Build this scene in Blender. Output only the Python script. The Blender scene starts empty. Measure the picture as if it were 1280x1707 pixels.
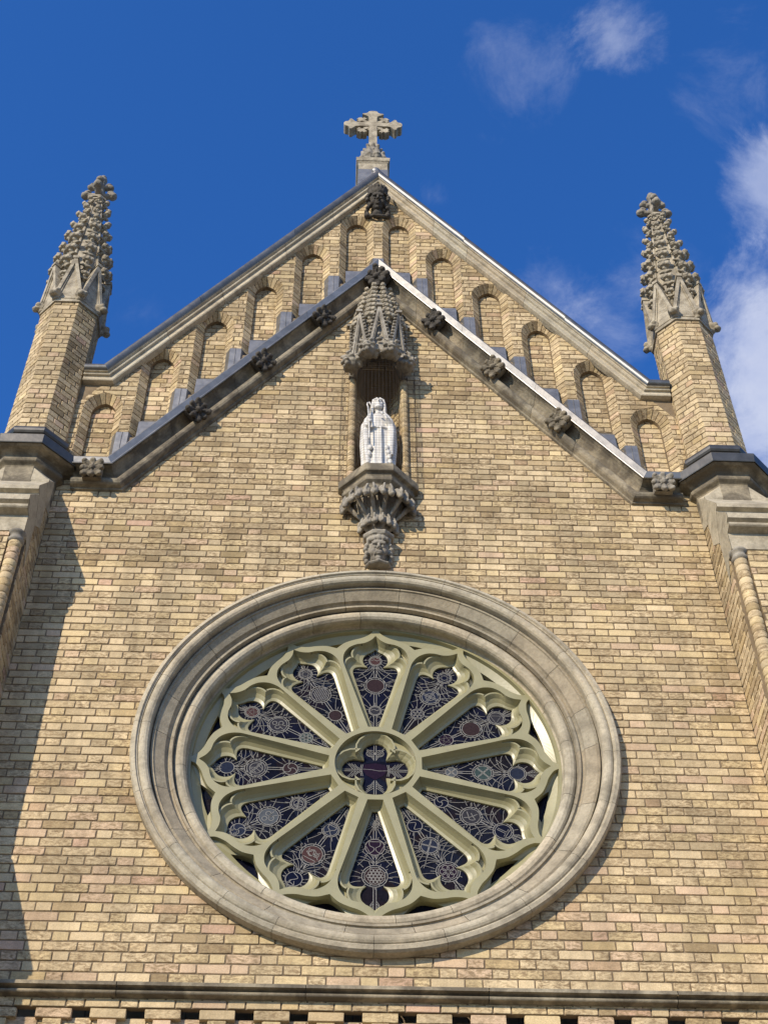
import bpy, bmesh, math, random
from mathutils import Vector, Matrix, noise as mnoise
R = math.radians
PI = math.pi
random.seed(7)
SC = bpy.context.scene
ZO = 8.865            # height of the rose window's centre above the ground; heights below are measured from that centre

# ------------------------------------------------------------------ camera
cam_d = bpy.data.cameras.new('camera'); cam = bpy.data.objects.new('camera', cam_d)
SC.collection.objects.link(cam); SC.camera = cam
pitch, yaw, roll = .8561, .0398, -.0041
f_ = Vector((math.sin(yaw)*math.cos(pitch), math.cos(yaw)*math.cos(pitch), math.sin(pitch)))
r0 = Vector((math.cos(yaw), -math.sin(yaw), 0)); u0 = r0.cross(f_)
r_ = math.cos(roll)*r0 + math.sin(roll)*u0; u_ = -math.sin(roll)*r0 + math.cos(roll)*u0
m = Matrix((r_, u_, -f_)).transposed().to_4x4(); m.translation = Vector((-.2903, -8.5993, -7.2649+ZO))
cam.matrix_world = m
cam_d.sensor_fit = 'VERTICAL'; cam_d.sensor_height = 24; cam_d.lens = 24*2487.2/1707
cam_d.clip_end = 4000; cam_d.clip_start = .05

# ------------------------------------------------------------------ light
SUN_EL, SUN_AZ = R(25.6), R(35.5)     # azimuth: to the left of the wall's normal
to_sun = Vector((-math.sin(SUN_AZ)*math.cos(SUN_EL), -math.cos(SUN_AZ)*math.cos(SUN_EL), math.sin(SUN_EL)))
sl = bpy.data.lights.new('sun', 'SUN'); sl.energy = 4.95; sl.angle = R(.53); sl.color = (1, .865, .69)
so = bpy.data.objects.new('sun', sl); SC.collection.objects.link(so)
so.rotation_euler = to_sun.to_track_quat('Z', 'Y').to_euler()
W = bpy.data.worlds.new('World'); SC.world = W; W.use_nodes = True
SC.view_settings.view_transform = 'Standard'; SC.view_settings.look = 'None'
SC.view_settings.exposure = .08; SC.view_settings.gamma = 1

class NT:
    def __init__(s, tree): s.t = tree; s.n = tree.nodes; s.l = tree.links; s.n.clear()
    def add(s, typ, inp=None, **kw):
        nd = s.n.new(typ)
        for k, v in kw.items(): setattr(nd, k, v)
        for k, v in (inp or {}).items():
            if isinstance(v, bpy.types.NodeSocket): s.l.new(v, nd.inputs[k])
            else: nd.inputs[k].default_value = v
        return nd
    def math(s, op, a, b=0., c=0., clamp=False):
        nd = s.n.new('ShaderNodeMath'); nd.operation = op; nd.use_clamp = clamp
        for i, v in enumerate((a, b, c)):
            if isinstance(v, bpy.types.NodeSocket): s.l.new(v, nd.inputs[i])
            else: nd.inputs[i].default_value = v
        return nd.outputs[0]
    def mix(s, fac, a, b, blend='MIX'):
        nd = s.n.new('ShaderNodeMix'); nd.data_type = 'RGBA'; nd.blend_type = blend
        for k, v in ((0, fac), (6, a), (7, b)):
            if isinstance(v, bpy.types.NodeSocket): s.l.new(v, nd.inputs[k])
            else: nd.inputs[k].default_value = v
        return nd.outputs[2]
    def ramp(s, fac, stops, interp='LINEAR'):
        nd = s.n.new('ShaderNodeValToRGB'); s.l.new(fac, nd.inputs[0]); cr = nd.color_ramp; cr.interpolation = interp
        while len(cr.elements) < len(stops): cr.elements.new(.5)
        for e, (p, c) in zip(cr.elements, stops):
            e.position = p; e.color = c if len(c) == 4 else (*c, 1)
        return nd.outputs[0]
    def noise(s, vec, scale, detail=4, rough=.55, dist=0.):
        nd = s.add('ShaderNodeTexNoise', {'Scale': scale, 'Detail': detail, 'Roughness': rough, 'Distortion': dist})
        if vec is not None: s.l.new(vec, nd.inputs['Vector'])
        return nd.outputs[0]

def g1(c): return (c, c, c)

# sky: Nishita plus thin clouds placed by direction
t = NT(W.node_tree)
sky = t.add('ShaderNodeTexSky', sky_type='NISHITA'); sky.sun_disc = False
sky.sun_elevation = SUN_EL; sky.sun_rotation = PI + SUN_AZ; sky.altitude = 300; sky.air_density = 1.0; sky.dust_density = .3; sky.ozone_density = 2.5
tc = t.add('ShaderNodeTexCoord')
dirv = tc.outputs['Generated']
hsv = t.add('ShaderNodeHueSaturation', {'Saturation': 1.12, 'Value': 1.11, 'Color': t.mix(1., sky.outputs[0], (1.25, 1.08, 1.5, 1), 'MULTIPLY')})
blue = t.mix(1., hsv.outputs[0], (.46, 1.09, 1.16, 1), 'MULTIPLY')
def cloud_blob(center, size, soft, thr, nz):
    """soft patch of cloud round one direction of the sky"""
    d = t.add('ShaderNodeVectorMath', operation='SUBTRACT'); t.l.new(dirv, d.inputs[0]); d.inputs[1].default_value = center
    dl = t.add('ShaderNodeVectorMath', operation='MULTIPLY'); t.l.new(d.outputs[0], dl.inputs[0]); dl.inputs[1].default_value = size
    ln = t.add('ShaderNodeVectorMath', operation='LENGTH'); t.l.new(dl.outputs[0], ln.inputs[0])
    fall = t.math('SUBTRACT', 1.0, ln.outputs['Value'])
    v = t.math('ADD', t.math('MULTIPLY', fall, soft), t.math('MULTIPLY', t.math('SUBTRACT', nz, thr), 1.9))
    return v
nzf = t.noise(dirv, 13, 12, .66, .45)
CLOUDS = []
def pix_dir(px, py):
    d = f_ + r_*((px-640)/2487.2) - u_*((py-853.5)/2487.2); d.normalize(); return d
for (px, py, ra, soft, thr, amp) in (
        (1350, 620, .105, 1.4, .57, .82), (1310, 300, .050, 1.0, .55, .6), (1030, 60, .040, .8, .60, .42), (900, 130, .06, .5, .60, .25),
        (920, 480, .05, .5, .6, .32), (1020, 560, .07, .5, .58, .3), (730, 330, .02, .5, .6, .25), (1130, 470, .10, .4, .6, .2), (240, 520, .045, .4, .6, .15), (1250,140,.06,.5,.58,.3)):
    c = pix_dir(px, py); s_ = 1/ra
    v = cloud_blob(tuple(c), (s_, s_, s_), soft, thr, nzf)
    mr = t.add('ShaderNodeMapRange', {'Value': v, 'From Min': 0., 'From Max': .75, 'To Min': 0., 'To Max': amp}); mr.interpolation_type = 'SMOOTHSTEP'
    CLOUDS.append(mr.outputs[0])
tot = CLOUDS[0]
for c in CLOUDS[1:]: tot = t.math('ADD', tot, c)
tot = t.math('MINIMUM', tot, 1.)
# unseen broken cloud, added behind the photographer as neutral fill light
sxyz = t.add('ShaderNodeSeparateXYZ'); t.l.new(dirv, sxyz.inputs[0])
bk = t.add('ShaderNodeMapRange', {'Value': sxyz.outputs[1], 'From Min': .1, 'From Max': -.35, 'To Min': 0., 'To Max': 1.}); bk.interpolation_type = 'SMOOTHSTEP'
bcl = t.ramp(t.noise(dirv, 3.2, 7, .55, .4), [(.44, g1(0)), (.58, g1(.85))])
tot = t.math('MAXIMUM', tot, t.math('MULTIPLY', bk.outputs[0], bcl))
ccol = t.ramp(t.noise(dirv, 14, 6, .6), [(.3, (.50, .58, .86)), (.75, (.80, .84, .98))])
ccm = t.add('ShaderNodeVectorMath', operation='SCALE'); t.l.new(ccol, ccm.inputs[0]); ccm.inputs['Scale'].default_value = 7.5
skyc = t.mix(tot, blue, ccm.outputs[0])
bg = t.add('ShaderNodeBackground', {'Color': skyc, 'Strength': .12})
wo = t.add('ShaderNodeOutputWorld'); t.l.new(bg.outputs[0], wo.inputs[0])

# ------------------------------------------------------------------ materials
def new_mat(name):
    mt = bpy.data.materials.new(name); mt.use_nodes = True
    return mt, NT(mt.node_tree)
def finish(t, color, rough=.85, bump=None, bstr=.3, bdist=.01, metallic=0., spec=.5):
    bs = t.add('ShaderNodeBsdfPrincipled', {'Metallic': metallic, 'Specular IOR Level': spec})
    for k, v in (('Base Color', color), ('Roughness', rough)):
        if isinstance(v, bpy.types.NodeSocket): t.l.new(v, bs.inputs[k])
        else: bs.inputs[k].default_value = v
    if bump is not None:
        b = t.add('ShaderNodeBump', {'Strength': bstr, 'Distance': bdist, 'Height': bump}); t.l.new(b.outputs[0], bs.inputs['Normal'])
    o = t.add('ShaderNodeOutputMaterial'); t.l.new(bs.outputs[0], o.inputs[0])
    return bs
def mat_brick():
    mt, t = new_mat('buff_brick')
    at = t.add('ShaderNodeAttribute', attribute_name='tint')
    pos = t.add('ShaderNodeTexCoord').outputs['Object']
    mp = t.add('ShaderNodeMapping', {'Vector': pos, 'Scale': (1., 1., 2.2)})
    blot = t.noise(mp.outputs[0], 22, 8, .72, .6)
    stain = t.ramp(blot, [(.43, g1(0)), (.60, g1(1))])
    amt = t.math('MULTIPLY', stain, at.outputs['Alpha'])
    fine = t.noise(pos, 95, 5, .7)
    c1 = t.mix(1., at.outputs['Color'], t.ramp(fine, [(.25, g1(.72)), (.7, g1(1.12))]), 'MULTIPLY')
    blk = t.mix(amt, c1, (.25, .178, .098, 1))
    wash = t.ramp(t.noise(pos, 1.5, 7, .68), [(.36, g1(.74)), (.56, g1(1.02)), (.7, g1(1.1))])
    ms = t.add('ShaderNodeMapping', {'Vector': pos, 'Scale': (5., 5., .55)})
    wash = t.mix(1., wash, t.ramp(t.noise(ms.outputs[0], 1., 6, .65), [(.36, g1(.80)), (.55, g1(1.03))]), 'MULTIPLY')
    c2 = t.mix(1., blk, wash, 'MULTIPLY')
    pits = t.ramp(t.noise(pos, 160, 2, .5), [(.24, g1(.45)), (.33, g1(1))])
    c3 = t.mix(1., c2, pits, 'MULTIPLY')
    h = t.math('ADD', t.math('MULTIPLY', fine, .5), t.noise(pos, 32, 3, .6))
    finish(t, c3, .92, h, .7, .006, spec=.2)
    return mt
def mat_mortar():
    mt, t = new_mat('lime_mortar')
    pos = t.add('ShaderNodeTexCoord').outputs['Object']
    c = t.ramp(t.noise(pos, 7, 6, .6), [(.3, (.14, .105, .066)), (.62, (.235, .18, .115)), (.8, (.34, .275, .19))])
    finish(t, c, .95, t.noise(pos, 80, 4), .5, .004, spec=.1)
    return mt
def mat_stone(name, base, dark, soot, sc=1., rough=.85, light=1.12):
    mt, t = new_mat(name)
    at = t.add('ShaderNodeAttribute', attribute_name='tint')
    pos = t.add('ShaderNodeTexCoord').outputs['Object']
    n1 = t.noise(pos, 5*sc, 7, .62, .4); n2 = t.noise(pos, 38*sc, 5, .65); n3 = t.noise(pos, 150, 3, .6)
    b = t.mix(1., (*base, 1), at.outputs['Color'], 'MULTIPLY')
    b = t.mix(1., b, t.ramp(n2, [(.3, g1(.78)), (.7, g1(light))]), 'MULTIPLY')
    s = t.math('MULTIPLY', t.ramp(n1, [(.5-soot*.25, g1(0)), (.68-soot*.2, g1(1))]), min(1., .45+soot*.5))
    c = t.mix(s, b, (*dark, 1))
    pit = t.ramp(t.noise(pos, 120, 2, .5), [(.25, g1(.5)), (.34, g1(1))])
    c = t.mix(1., c, pit, 'MULTIPLY')
    h = t.math('ADD', t.math('MULTIPLY', n3, .4), n2)
    finish(t, c, rough, h, .6, .006, spec=.25)
    return mt
def mat_zinc(r0__=.36, k=1.):
    mt, t = new_mat('zinc_sheet')
    pos = t.add('ShaderNodeTexCoord').outputs['Object']
    at = t.add('ShaderNodeAttribute', attribute_name='tint')
    n = t.noise(pos, 9, 6, .6, .5)
    c = t.mix(1., t.ramp(n, [(.3, (.22*k, .212*k, .19*k)), (.65, (.30*k, .292*k, .27*k)), (.8, (.36*k, .355*k, .35*k))]), at.outputs['Color'], 'MULTIPLY')
    finish(t, c, t.math('MULTIPLY_ADD', n, .2, r0__), t.noise(pos, 14, 3), .12, .01, metallic=.85)
    return mt
def mat_paint():
    mt, t = new_mat('olive_cream_paint')
    pos = t.add('ShaderNodeTexCoord').outputs['Object']
    n = t.noise(pos, 6, 6, .6)
    c = t.ramp(n, [(.3, (.25, .232, .125)), (.7, (.305, .285, .16))])
    dirt = t.ramp(t.noise(pos, 24, 7, .75, .6), [(.54, g1(0)), (.74, g1(.5))])
    c = t.mix(dirt, c, (.2, .18, .12, 1))
    finish(t, c, .36, t.noise(pos, 45, 3), .12, .004, spec=.55)
    return mt
def mat_glass(name, stops, rough=.2):
    mt, t = new_mat(name)
    pos = t.add('ShaderNodeTexCoord').outputs['Object']
    v = t.add('ShaderNodeTexVoronoi', {'Scale': 9.}); t.l.new(pos, v.inputs['Vector'])
    sp = t.add('ShaderNodeSeparateColor'); t.l.new(v.outputs['Color'], sp.inputs[0])
    c = t.ramp(sp.outputs[0], stops)
    c = t.mix(1., c, t.ramp(t.noise(pos, 40, 4, .6), [(.3, g1(.6)), (.7, g1(1.3))]), 'MULTIPLY')
    bs = finish(t, c, rough, t.noise(pos, 25, 3), .4, .006, spec=.07)
    return mt
def mat_plain(name, col, rough=.6, var=.12, sc=30, metallic=0., spec=.4, bump=.2):
    mt, t = new_mat(name)
    pos = t.add('ShaderNodeTexCoord').outputs['Object']
    n = t.noise(pos, sc, 5, .6)
    c = t.mix(1., (*col, 1), t.ramp(n, [(.25, g1(1-var)), (.75, g1(1+var))]), 'MULTIPLY')
    finish(t, c, rough, n, bump, .004, metallic, spec)
    return mt
def mat_farbrick():
    mt, t = new_mat('buff_brick_lower_storey')
    pos = t.add('ShaderNodeTexCoord').outputs['Object']
    sx = t.add('ShaderNodeSeparateXYZ'); t.l.new(pos, sx.inputs[0])
    cb = t.add('ShaderNodeCombineXYZ'); t.l.new(t.math('ADD', sx.outputs[0], sx.outputs[1]), cb.inputs[0]); t.l.new(sx.outputs[2], cb.inputs[1])
    b = t.add('ShaderNodeTexBrick', {'Color1': (.5, .4, .25, 1), 'Color2': (.42, .31, .2, 1), 'Mortar': (.25, .2, .14, 1), 'Scale': 1., 'Brick Width': .225, 'Row Height': .0747, 'Mortar Size': .005})
    t.l.new(cb.outputs[0], b.inputs['Vector'])
    finish(t, b.outputs[0], .9, b.outputs[1], .3, .01)
    return mt
BRICK = mat_brick(); MORTAR = mat_mortar()
STONE = mat_stone('sandstone', (.45, .395, .285), (.14, .12, .085), .16)
STONE_PALE = mat_stone('pale_sandstone', (.43, .38, .28), (.12, .10, .07), .38, 1.6)
STONE_SOOT = mat_stone('sooty_sandstone', (.32, .275, .19), (.055, .046, .035), .55)
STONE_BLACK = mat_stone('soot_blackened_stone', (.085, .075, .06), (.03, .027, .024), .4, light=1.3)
STONE_GREY = mat_stone('grey_limestone', (.33, .30, .24), (.10, .088, .07), .35)
MARBLE = mat_plain('white_marble', (.62, .60, .55), .55, .2, 16)
ZINC = mat_zinc(); ZINC_ROLL = mat_zinc(.34, .6); ZINC_MID = mat_zinc(.33, .9); ZINC_DARK = mat_zinc(.34, .42); PAINT = mat_paint()
GLASS = mat_glass('dark_blue_stained_glass', [(.0, (.005, .005, .009)), (.45, (.006, .007, .018)), (.62, (.008, .008, .011)), (.78, (.012, .008, .010)), (.92, (.008, .010, .019))])
LEAD = mat_plain('pale_lead_came', (.22, .215, .20), .6, .3, 60, spec=.15)
WIRE = mat_plain('dark_net_wire', (.05, .045, .04), .6)
SLATE = mat_plain('grey_slate_roof', (.09, .095, .11), .7)
def mat_disc(name, col): return mat_plain(name, tuple(q*.26+.05*sum(col)/3 for q in col), .2, .35, 60, spec=.12)
DISC = {k: mat_disc(k + '_glass', c) for k, c in dict(brown=(.10, .055, .05), red=(.24, .05, .04), blue=(.05, .065, .12), teal=(.10, .17, .16), purple=(.05, .02, .05), grey=(.09, .085, .10), navy=(.012, .014, .05), pale=(.22, .25, .28), rose=(.20, .09, .075)).items()}

# ------------------------------------------------------------------ mesh builder
class MB:
    def __init__(s): s.v = []; s.f = []; s.c = []; s.sm = []; s.mi = []
    def add(s, verts, faces, col=(1, 1, 1, 1), smooth=False, mi=0):
        o = len(s.v); s.v += [tuple(p) for p in verts]
        for f in faces:
            s.f.append([i+o for i in f]); s.c.append(col if len(col) == 4 else (*col, 1)); s.sm.append(smooth); s.mi.append(mi)
    def poly(s, pts, col=(1, 1, 1, 1), mi=0): s.add(pts, [list(range(len(pts)))], col, False, mi)
    def box(s, x0, x1, y0, y1, z0, z1, col=(1, 1, 1, 1), mi=0):
        v = [(x, y, z) for x in (x0, x1) for y in (y0, y1) for z in (z0, z1)]
        s.add(v, [(0, 1, 3, 2), (4, 6, 7, 5), (0, 4, 5, 1), (2, 3, 7, 6), (0, 2, 6, 4), (1, 5, 7, 3)], col, False, mi)
    def strip(s, A, B, closed=False, col=(1, 1, 1, 1), smooth=True, mi=0):
        n = len(A); k = n if closed else n-1
        s.add(list(A)+list(B), [(i, (i+1) % n, n+(i+1) % n, n+i) for i in range(k)], col, smooth, mi)
    def rings(s, L, closed=True, col=(1, 1, 1, 1), smooth=True, mi=0, cap=False):
        n = len(L[0]); V = [p for r in L for p in r]; F = []
        for j in range(len(L)-1):
            for i in range(n if closed else n-1):
                F.append((j*n+i, j*n+(i+1) % n, (j+1)*n+(i+1) % n, (j+1)*n+i))
        if cap: F.append(list(range(n))[::-1]); F.append([(len(L)-1)*n+i for i in range(n)])
        s.add(V, F, col, smooth, mi)
    def ell(s, c, r, rot=None, nu=14, nv=9, col=(1, 1, 1, 1)):
        M = rot.to_matrix() if rot else Matrix.Identity(3); c = Vector(c); V = []; F = []
        for j in range(1, nv):
            ph = PI*j/nv
            for i in range(nu):
                th = 2*PI*i/nu; V.append(c + M @ Vector((r[0]*math.sin(ph)*math.cos(th), r[1]*math.sin(ph)*math.sin(th), r[2]*math.cos(ph))))
        V.append(c + M @ Vector((0, 0, r[2]))); V.append(c - M @ Vector((0, 0, r[2]))); T = len(V)-2; Bm = T+1
        for j in range(nv-2):
            for i in range(nu): F.append((j*nu+i, (j+1)*nu+i, (j+1)*nu+(i+1) % nu, j*nu+(i+1) % nu))
        for i in range(nu): F.append((T, i, (i+1) % nu)); F.append((Bm, (nv-2)*nu+(i+1) % nu, (nv-2)*nu+i))
        s.add(V, F, col, True)
    def tube(s, pts, rad, n=10, col=(1, 1, 1, 1), cap=True):
        pts = [Vector(p) for p in pts]; L = []
        if not hasattr(rad, '__len__'): rad = [rad]*len(pts)
        ref = None
        for i, p in enumerate(pts):
            d = (pts[min(i+1, len(pts)-1)] - pts[max(i-1, 0)]).normalized()
            if ref is None: ref = d.orthogonal().normalized()
            a = (ref - d*ref.dot(d)).normalized(); b = d.cross(a); ref = a
            L.append([p + (a*math.cos(2*PI*k/n) + b*math.sin(2*PI*k/n))*rad[i] for k in range(n)])
        s.rings(L, True, col, True, 0, cap)
    def prism(s, pts, y0, y1, col=(1, 1, 1, 1)):
        """polygon in x,z pushed through from y0 (front) to y1"""
        n = len(pts); V = [(p[0], y0, p[1]) for p in pts] + [(p[0], y1, p[1]) for p in pts]
        s.add(V, [list(range(n)), [n+i for i in range(n)][::-1]] + [(i, n+i, n+(i+1) % n, (i+1) % n) for i in range(n)], col)
def link(name, me, parent=None):
    o = bpy.data.objects.new(name, me); SC.collection.objects.link(o)
    if parent is not None: o.parent = parent
    return o
def build(name, mb, mats, parent=None, zo=ZO, normals=True):
    me = bpy.data.meshes.new(name)
    me.from_pydata([(x, y, z+zo) for x, y, z in mb.v], [], mb.f)
    for mm in (mats if isinstance(mats, (list, tuple)) else [mats]): me.materials.append(mm)
    me.polygons.foreach_set('use_smooth', mb.sm); me.polygons.foreach_set('material_index', mb.mi)
    a = me.attributes.new('tint', 'FLOAT_COLOR', 'FACE'); a.data.foreach_set('color', [x for c in mb.c for x in c])
    if normals:
        b = bmesh.new(); b.from_mesh(me); bmesh.ops.recalc_face_normals(b, faces=b.faces); b.to_mesh(me); b.free()
    me.update()
    return link(name, me, parent)
def sculpt(name, mb, mat, parent=None, voxel=.006, smooth=2, zo=ZO, disp=0., dscale=30, tint=(1, 1, 1, 1)):
    """fuse overlapping volumes into one continuous carved surface"""
    o = build(name+'_raw', mb, mat, None, zo)
    md = o.modifiers.new('r', 'REMESH'); md.mode = 'VOXEL'; md.voxel_size = voxel
    if smooth:
        ms = o.modifiers.new('s', 'SMOOTH'); ms.iterations = smooth; ms.factor = .5
    ts = bpy.data.scenes.new('tmp'); SC.collection.objects.unlink(o); ts.collection.objects.link(o)
    vl = ts.view_layers[0]; vl.update(); dg = vl.depsgraph
    me = bpy.data.meshes.new_from_object(o.evaluated_get(dg)); old = o.data
    bpy.data.objects.remove(o); bpy.data.meshes.remove(old); bpy.data.scenes.remove(ts)
    if disp:
        n_ = len(me.vertices); co = [0.]*(3*n_); me.vertices.foreach_get('co', co); nr = [0.]*(3*n_)
        me.vertex_normals.foreach_get('vector', nr)
        for i in range(n_):
            k_ = mnoise.noise((co[3*i]*dscale, co[3*i+1]*dscale, co[3*i+2]*dscale))*disp
            for j_ in (0, 1, 2): co[3*i+j_] += nr[3*i+j_]*k_
        me.vertices.foreach_set('co', co)
    me.materials.clear(); me.materials.append(mat)
    for k in list(me.attributes):
        if k.name == 'tint': me.attributes.remove(k)
    a = me.attributes.new('tint', 'FLOAT_COLOR', 'FACE'); a.data.foreach_set('color', list(tint)*len(me.polygons))
    me.polygons.foreach_set('use_smooth', [True]*len(me.polygons)); me.name = name; me.update()
    return link(name, me, parent)
def tag(o, label=None, cat=None, group=None, kind=None):
    for k, v in (('label', label), ('category', cat), ('group', group), ('kind', kind)):
        if v: o[k] = v
def place(me, name, loc, rotz=0, scale=1, parent=None, rot=None):
    o = link(name, me, parent); o.location = (loc[0], loc[1], loc[2]+ZO)
    if rot is not None: o.rotation_euler = rot
    else: o.rotation_euler = (0, 0, rotz)
    o.scale = (scale,)*3 if not hasattr(scale, '__len__') else scale
    return o

# ------------------------------------------------------------------ bricks
CH, MOD = .0747, .338
def brick_color(rnd, x, z, dirt):
    k = rnd.random(); low = min(1., max(0., (1.2-z)/3.))      # the lower courses are pinker and cleaner
    if k < .38: c = (.65, .515, .31)
    elif k < .62: c = (.63, .495, .275)
    elif k < .82: c = (.56, .44, .26)
    elif k < .88+.10*low: c = (.63, .465, .30)
    elif k < .885+.112*low: c = (.58, .395, .265)
    else: c = (.49, .39, .235)
    j = rnd.uniform(.90, 1.07); c = [q*j for q in c]
    p = mnoise.noise(Vector((x*.9, 3.1, z*1.1)))*.9 + mnoise.noise(Vector((x*3., 9.1, z*3.5)))*.5
    s = dirt + p*.42 + .10*min(1., max(0., (z-.3)/2.))
    if rnd.random() < max(0, s)*.6:
        k2 = rnd.uniform(.62, .9); g = sum(c)/3
        c = [q*k2*w for q, w in zip(c, (1.02, .98, .92))]
    a = min(1., max(.0, rnd.random()*(1.0+s*2.)))
    return (*c, a)
def clip_poly(P, n, d):
    """keep the side where n.p >= d"""
    out = []
    for i in range(len(P)):
        a, b = P[i], P[(i+1) % len(P)]; da = a[0]*n[0]+a[1]*n[1]-d; db = b[0]*n[0]+b[1]*n[1]-d
        if da >= 0: out.append(a)
        if (da >= 0) != (db >= 0):
            t_ = da/(da-db); out.append((a[0]+(b[0]-a[0])*t_, a[1]+(b[1]-a[1])*t_))
    return out
def area(P): return abs(sum(P[i][0]*P[(i+1) % len(P)][1]-P[(i+1) % len(P)][0]*P[i][1] for i in range(len(P))))/2
def one_brick(mb, P, emb, rnd, col, depth=.008, proud=0., bev=.003):
    """P: convex polygon in local 2D; emb(u, v, h) -> 3D, h = height out of the wall"""
    if len(P) < 3 or area(P) < 3e-4: return
    cx = sum(p[0] for p in P)/len(P); cz = sum(p[1] for p in P)/len(P)
    if len(P) == 4 and area(P) > .002:
        Q = []
        for i in range(4):
            p, a_, b_ = P[i], P[i-1], P[(i+1) % 4]; e1, e2 = rnd.uniform(.003, .010), rnd.uniform(.002, .006)
            for o_ in (a_, b_):
                L_0 = math.hypot(o_[0]-p[0], o_[1]-p[1]) or 1; e_ = min(e1 if abs(o_[0]-p[0]) > abs(o_[1]-p[1]) else e2, L_0*.2)
                Q.append((p[0]+(o_[0]-p[0])/L_0*e_, p[1]+(o_[1]-p[1])/L_0*e_))
        P = Q
    jit = [(p[0]+rnd.uniform(-.0018, .0018), p[1]+rnd.uniform(-.0018, .0018)) for p in P]
    def ins(p, e):
        d = math.hypot(p[0]-cx, p[1]-cz) or 1
        return (p[0]-(1 if p[0] > cx else -1)*min(e, abs(p[0]-cx)*.5), p[1]-(1 if p[1] > cz else -1)*min(e, abs(p[1]-cz)*.5))
    hh = proud+rnd.uniform(-.0012, .0016); n = len(P)
    A = [emb(p[0], p[1], -depth) for p in jit]; B = [emb(p[0], p[1], hh-bev) for p in jit]; C = [emb(*ins(p, bev), hh+rnd.uniform(-.0006, .0006)) for p in jit]
    F = [[2*n+i for i in range(n)]]
    for i in range(n):
        j = (i+1) % n; F += [(i, j, n+j, n+i), (n+i, n+j, 2*n+j, 2*n+i)]
    mb.add(A+B+C, F, col)
def field(mb, O, U, V, N, w, h, clips=(), bond='flemish', dirt=.15, seed=1, phase=0., z_off=0., joint=.0098, backing=True, depth=.008):
    O, U, V, N = Vector(O), Vector(U), Vector(V), Vector(N); rnd = random.Random(seed)
    emb = lambda u, v, k: O+U*u+V*v+N*k
    zs = O.z + z_off; r0_ = math.floor(zs/CH); row = r0_
    while row*CH < zs+h:
        va = max(row*CH-zs, 0)+joint*.5; vb = min((row+1)*CH-zs, h)-joint*.5
        if vb-va > .012:
            if bond == 'flemish':
                off = phase+(row % 2)*.169+rnd.uniform(-.012, .012); u = -MOD*2+off % MOD; k = 0
                cells = []
                while u < w+MOD:
                    jj = rnd.uniform(-.006, .006); cells.append((u, u+.225+jj)); cells.append((u+.225+jj, u+MOD)); u += MOD
            else:
                a = {0: (.42, 1.), 1: (.66, 1.), 2: (.30, .80, 1.)}[(row*7+seed) % 3]; e = [0]+[q*w+rnd.uniform(-.008, .008) if q < 1 else w for q in a]
                cells = list(zip(e[:-1], e[1:]))
                if bond == 'octagon': pass
            for ua, ub in cells:
                ua2, ub2 = max(ua, 0), min(ub, w)
                lo = joint*.5 if ua >= 0 else 0.; hi = joint*.5 if ub <= w else 0.
                if bond == 'octagon': lo = joint*.5 if ua > 0 else -.001; hi = joint*.5 if ub < w else -.001
                if ub2-ua2 < .02: continue
                P = [(ua2+lo, va), (ub2-hi, va), (ub2-hi, vb), (ua2+lo, vb)]
                for cf in clips:
                    P = cf(P)
                    if not P: break
                if not P: continue
                c3 = emb(ua2, va, 0)
                one_brick(mb, P, emb, rnd, brick_color(rnd, c3.x+c3.y, c3.z, dirt), depth)
        row += 1
    if backing:
        mb.poly([emb(0, 0, -depth+.001), emb(w, 0, -depth+.001), emb(w, h, -depth+.001), emb(0, h, -depth+.001)], mi=1)
def outside_convex(poly):
    """clip function: brick minus convex polygon (counter-clockwise)"""
    E = []
    for i in range(len(poly)):
        a, b = poly[i], poly[(i+1) % len(poly)]; dx, dz = b[0]-a[0], b[1]-a[1]; L = math.hypot(dx, dz)
        if L < 1e-6: continue
        n = (dz/L, -dx/L); E.append((n, n[0]*a[0]+n[1]*a[1]))
    def f(P):
        best = None
        for n, d in E:
            Q = clip_poly(P, n, d)
            A_ = area(Q) if len(Q) > 2 else 0
            if best is None or A_ > best[0]: best = (A_, Q)
        return best[1] if best[0] > 3e-4 else []
    return f
def fill2d(loops, y, back=False):
    """flat face with holes in the x,z plane -> verts, faces"""
    b = bmesh.new(); ed = []
    for L in loops:
        vs = [b.verts.new((p[0], y, p[1])) for p in L]
        for i in range(len(vs)): ed.append(b.edges.new((vs[i], vs[(i+1) % len(vs)])))
    bmesh.ops.triangle_fill(b, use_beauty=True, use_dissolve=False, edges=ed, normal=(0, -1, 0))
    b.verts.index_update(); V = [tuple(v.co) for v in b.verts]; F = [[v.index for v in f.verts] for f in b.faces]; b.free()
    return V, F
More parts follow.
